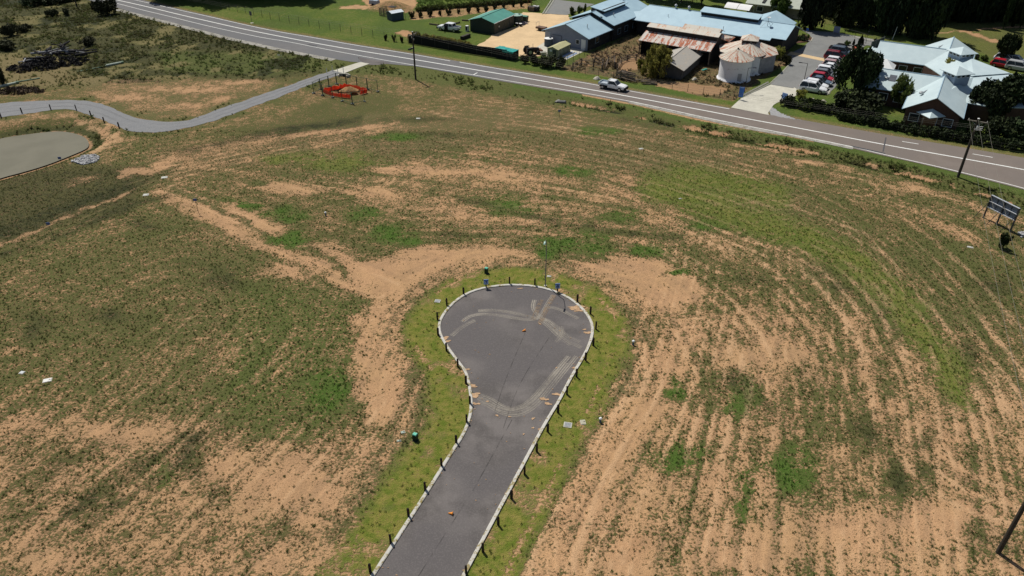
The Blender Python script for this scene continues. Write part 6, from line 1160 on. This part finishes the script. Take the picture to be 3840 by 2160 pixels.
MB().loft([sect(-.9, .4, .5, 1.15, .8), sect(.3, .36, .5, 1.35, .8), sect(1.7, .32, .5, 1.2, .7)]).build('bonnet', plain('tractor_body', (.05, .03, .025), .6), t); MB().box((-.6, 0, 1.3), (.5, .5, .1)).box((-.85, 0, 1.55), (.08, .5, .5)).build('seat', BLACK, t); MB().tube((.5, .1, 1.3), (.5, .1, 2.1), .04).build('exhaust', GALV, t); MB().box((2.1, 0, .6), (.5, 1.5, .45)).build('bucket', plain('rust_bucket', (.15, .06, .03)), t)
b0, b1 = P(2052,212), P(2091,219); t = thing('greenhouse', 'small translucent greenhouse with a straw coloured roof on the concrete pad', 'greenhouse', b0, ang(b0, b1)); W_ = (b1-b0).length; L = 5.2; gl = plain('poly_wall', (.30, .30, .20), .4, .2)
MB().slab([(-.1, -.1, 1.65), (W_/2, -.1, 2.1), (W_/2, L, 2.1), (-.1, L, 1.65)], .05).slab([(W_/2+.001, -.1, 2.1), (W_+.1, -.1, 1.65), (W_+.1, L, 1.65), (W_/2+.001, L, 2.1)], .05).build('roof', plain('straw_roof', (.46, .44, .24), .5, .12), t)
MB().add([(0, 0, 0), (W_, 0, 0), (W_, 0, 1.64), (W_/2, 0, 2.05), (0, 0, 1.64), (0, L-.1, 0), (W_, L-.1, 0), (W_, L-.1, 1.64), (W_/2, L-.1, 2.05), (0, L-.1, 1.64)], [(0, 1, 2, 3, 4), (5, 9, 8, 7, 6), (1, 6, 7, 2), (5, 0, 4, 9)]).build('wall', gl, t)
for v in np.linspace(0, L-.1, 10): MB().box((W_+.02, v, .83), (.05, .06, 1.64)).build('rib', plain('green_rib', (.05, .06, .04)), t)
MB().box((W_*.35, -.03, 1.3), (.5, .04, .4)).build('window', WHITEP, t); MB().box((W_*.7, -.03, .8), (.8, .04, 1.5)).build('door', plain('dark_door', (.06, .07, .06)), t)
b = P(2132,207); t = thing('metal_stack', 'stack of pale blue metal sheets and dark lengths on the concrete pad', 'metal stack', b, R(58)); r = random.Random(3)
for i in range(7): MB().box((r.uniform(-.3, .3), -.8+.27*i, .1+.03*(i % 3)), (4.2+r.uniform(-.8, .6), .2, .06), r.uniform(-.05, .05)).build('sheet', (LBL, GALV, BLACK, WHITEP)[i % 4], t)
b = P(2038,206); t = thing('tub', 'white tub on the sand beside the greenhouse', 'tub', b, R(10)); MB().loft([[(-.5, -.35, 0), (.5, -.35, 0), (.5, .35, 0), (-.5, .35, 0)], [(-.65, -.45, .6), (.65, -.45, .6), (.65, .45, .6), (-.65, .45, .6)]]).build('shell', plain('tub_cream', (.52, .50, .42)), t); MB().box((0, 0, .605), (1.1, .72, .02)).build('inside', plain('tub_dark', (.30, .29, .24)), t)
b = P(1968,80); t = thing('skip_bin', 'dark green waste bin with a pale green lid on the sand yard', 'bin', b, R(-30)); MB().loft([[(-.6, -.45, .1), (.6, -.45, .1), (.6, .45, .1), (-.6, .45, .1)], [(-.7, -.55, 1.15), (.7, -.55, 1.15), (.7, .55, 1.15), (-.7, .55, 1.15)]]).build('body', plain('bin_green', (.018, .04, .028), .6), t); MB().box((0, 0, 1.2), (1.45, 1.15, .1), 0, .1).build('lid', plain('bin_lid', (.12, .28, .20), .5), t); [MB().tube((x, y-.05, .1), (x, y+.05, .1), .1).build('wheel', BLACK, t) for x in (-.5, .5) for y in (-.4, .4)]
for i, (x, y, w) in enumerate(((1944,90,.5),(1952,99,.42),(1938,98,.34))): t = thing('drum', ('white topped drum nearest the green tank', 'white topped drum standing on the sand beside the others', 'smallest white topped drum by the shed shadow')[i], 'drum', P(x, y), 0, 'drums behind the green shed'); MB().lathe([(w*.7, 0), (w*.72, .5), (w*.6, .6)], 16).build('body', BLACK, t); MB().lathe([(w*.9, .6), (w*.9, .66), (0, .7)], 16).build('lid', WHITEP, t)
b = P(1962,90); t = heap('scrap_heap', 'low heap of grey scrap beside the waste bin', 'scrap heap', b, 1.1, .6, plain('scrap', (.22, .19, .20), .8, .6, 4, bump=.5), 21)
b = P(2001,40); t = thing('farm_machine', 'dark farm implement with a tall frame and white topped deck by the ramp', 'machine', b, R(-20)); MB().box((0, 0, .7), (2.6, 1.5, .5)).build('deck', DARKW, t); MB().box((-.2, -.9, .55), (1.4, .5, 1.0)).build('box', TIMB, t); fr = MB(); [fr.tube((x, y, 0), (x, y, 2.6), .07, n=6) for x, y in ((-1.3, -.4), (-.7, .5))]; fr.tube((-1.3, -.4, 2.6), (-.7, .5, 2.6), .07, n=6); fr.tube((-1.3, -.4, 2.6), (.9, 0, 1.2), .06, n=6); fr.build('frame', plain('rust_frame', (.13, .06, .03)), t); MB().box((.5, .1, 1.05), (1.5, 1.0, .18)).build('top', plain('white_top', (.5, .5, .48), .6, .3, 4), t); [MB().tube((x, s*.8, .4), (x, s*1.0, .4), .4, n=14).build('wheel', BLACK, t) for x in (-.8, .9) for s in (-1, 1)]
b = P(2030,114); t = thing('box_trailer', 'small cage trailer parked against the blue gabled building', 'trailer', b, R(-35)); MB().box((0, 0, .6), (2.2, 1.4, .35)).build('tray', plain('rust_tray', (.16, .10, .07), .8, .3), t); fr = MB(); [fr.tube((-1.0, s*.6, .7), (-1.0, s*.6, 1.7), .03, n=5) for s in (-1, 1)]; fr.tube((-1.0, -.6, 1.7), (-1.0, .6, 1.7), .03, n=5); fr.build('hoop', GALV, t); [MB().tube((0, s*.75, .32), (0, s*.92, .32), .32, n=14).build('wheel', BLACK, t) for s in (-1, 1)]; MB().tube((1.1, 0, .45), (2.0, 0, .45), .04).build('drawbar', BLACK, t)
b = P(1752,117); t = thing('garden_bin', 'white appliance shell against the end wall of the green shed', 'appliance', b, R(-30)); MB().box((0, 0, .6), (.6, .6, 1.2)).build('body', WHITEP, t); MB().box((0, -.31, .6), (.42, .03, .8)).build('door', DARKW, t)
for pts, l in (([(1610,92),(1645,97)], 'dark timber edge of a garden bed beside the parked utility'), ([(1700,92),(1724,87)], 'timber edge of the garden bed behind the parked utility'), ([(1732,78),(1756,80)], 'pale timber border lying on the lawn by the green shed')): q = [P(*a) for a in pts]; t = thing('garden_edging', l, 'garden edging', q[0], ang(*q)); L = (q[1]-q[0]).length; MB().box((L/2, 0, .15), (L, .12, .35)).build('board', TIMB, t); MB().box((L, 0, .2), (.14, .16, .45)).build('peg', TIMB, t)
q = [P(1731,150), P(1760,139)]; t = thing('compost_trough', 'long dark trough in the garden behind the screen fence', 'trough', q[0], ang(*q)); L = (q[1]-q[0]).length; MB().box((L/2, 0, .35), (L, .7, .7)).build('body', BLACK, t); MB().box((L/2, 0, .72), (L-.1, .55, .04)).build('soil', plain('trough_soil', (.05, .04, .03)), t)
q = P(1405,20); t = thing('boat_trailer', 'white and grey sheeted trailer at the far edge of the lawn', 'trailer', q, R(-25)); MB().box((0, 0, .8), (2.4, 1.5, .9), 0, .1).build('body', plain('grey_sheet', (.30, .35, .42), .5), t); MB().box((-.8, .2, 1.6), (.6, 1.3, .9), .2, .5).build('cover', WHITEP, t); [MB().tube((0, s*.75, .3), (0, s*.95, .3), .3, n=12).build('wheel', BLACK, t) for s in (-1, 1)]
# old stock yard timber
def rails(label, pts, h, n, cat='fence', name='timber_yard_rail'):
    q = [P(*a) for a in pts]; o = q[0]; t = thing(name, label, cat, o); r = random.Random(len(label))
    for p in q: MB().box(p-o+Vector((0, 0, h/2)), (.18, .18, h+.25), r.random()).build('post', TIMB, t)
    for k in range(n):
        mb = MB()
        for a, b in zip(q, q[1:]): mb.tube(a-o+Vector((0, 0, h*(k+.6)/n)), b-o+Vector((0, 0, h*(k+.6)/n+r.uniform(-.12, .12))), .055, n=5)
        mb.build('rail', TIMB, t)
rails('grey timber gate frame standing askew in the stock yard', [(2268,262),(2280,238),(2304,232),(2304,258)], 1.2, 4); rails('weathered timber yard rails curving round the bare earth ring', [(2315,262),(2330,238),(2352,228),(2385,226)], 1.1, 3); rails('timber posts and rails along the yard front by the lawn fence', [(2148,262),(2180,246),(2226,250),(2258,256)], 1.3, 2); rails('heavy dark gate posts in the yard beside the timber pile', [(2312,292),(2326,300)], 1.6, 2); rails('broken timber race beside the yard tree', [(2230,232),(2262,244),(2256,268)], 1.2, 3)
r = random.Random(12); o = P(2352,300); t = thing('timber_pile', 'stack of weathered grey timbers leaning beside the yard fence', 'timber pile', o, R(-38))
for i in range(16): MB().box((r.uniform(-.4, .4), r.uniform(-.8, .8), .15+.09*i), (3.4+r.uniform(-1, 1), .16, .10), r.uniform(-.15, .15), tilt=(0, r.uniform(-.06, .06))).build('timber', plain('grey_timber', (.115, .10, .085), .9, .3, 3) if i % 4 == 0 else TIMB, t)
r = random.Random(15); o = P(2420,312); t = thing('timber_pile', 'low scatter of dark beams under the tree by the road fence', 'timber pile', o, R(-20)); [MB().box((r.uniform(-1, 1), r.uniform(-.6, .6), .12+.06*i), (2.6, .18, .14), r.uniform(-.4, .4)).build('beam', TIMB, t) for i in range(7)]
o = P(2641,263); t = thing('tarp_scrap', 'scrap of teal sheeting in the dry grass beside the silo', 'sheeting', o, .4); MB().box((0, 0, .15), (1.3, .5, .05), .3, .2).build('sheet', plain('teal_scrap', (.05, .30, .24), .6), t); MB().box((.5, .2, .12), (.6, .5, .05), .9).build('fold', plain('teal_scrap2', (.06, .26, .22), .6), t)
for x, y, s, l in ((3048,377,.5,'pale rock on the mulch behind the hedge'), (3086,384,.6,'larger pale rock beyond the first behind the hedge'), (3119,402,.7,'white pump cover at the end of the hedge'), (3216,362,.5,'pale urn in the garden under the dark tree'), (1548,182,.4,'small pale stone on the verge lawn'), (2238,298,.7,'split boulder on the mown verge above the white ute'), (2605,300,.6,'pale rubble lump beside the grey shed corner')):
    heap('garden_rock', l, 'rock', P(x, y), s, s*.8, plain('pale_rock', (.52, .48, .40), .9, .2, 3), int(x), .8, 10)
q = P(1542,184); t = thing('letter_box', 'dark low plank on the verge casting a bar of shade', 'plank', q, R(60)); MB().box((0, 0, .12), (1.8, .3, .2)).build('plank', DARKW, t); MB().box((-.7, 0, .03), (.2, .4, .06)).build('foot', TIMB, t)
t = thing('ditch_pipe', 'grey culvert pipe end in the roadside ditch', 'pipe', G(2092,378), R(-30)); MB().tube((0, 0, .15), (1.4, .2, .3), .3, n=14).build('pipe', plain('ditch_grey', (.14, .14, .14)), t); MB().box((-.1, 0, .1), (.4, 1.3, .6)).build('headwall', plain('ditch_wall', (.22, .21, .19)), t)
# remove unused prototypes without users
for o in list(bpy.data.objects):
    if not o.users_collection: bpy.data.objects.remove(o)
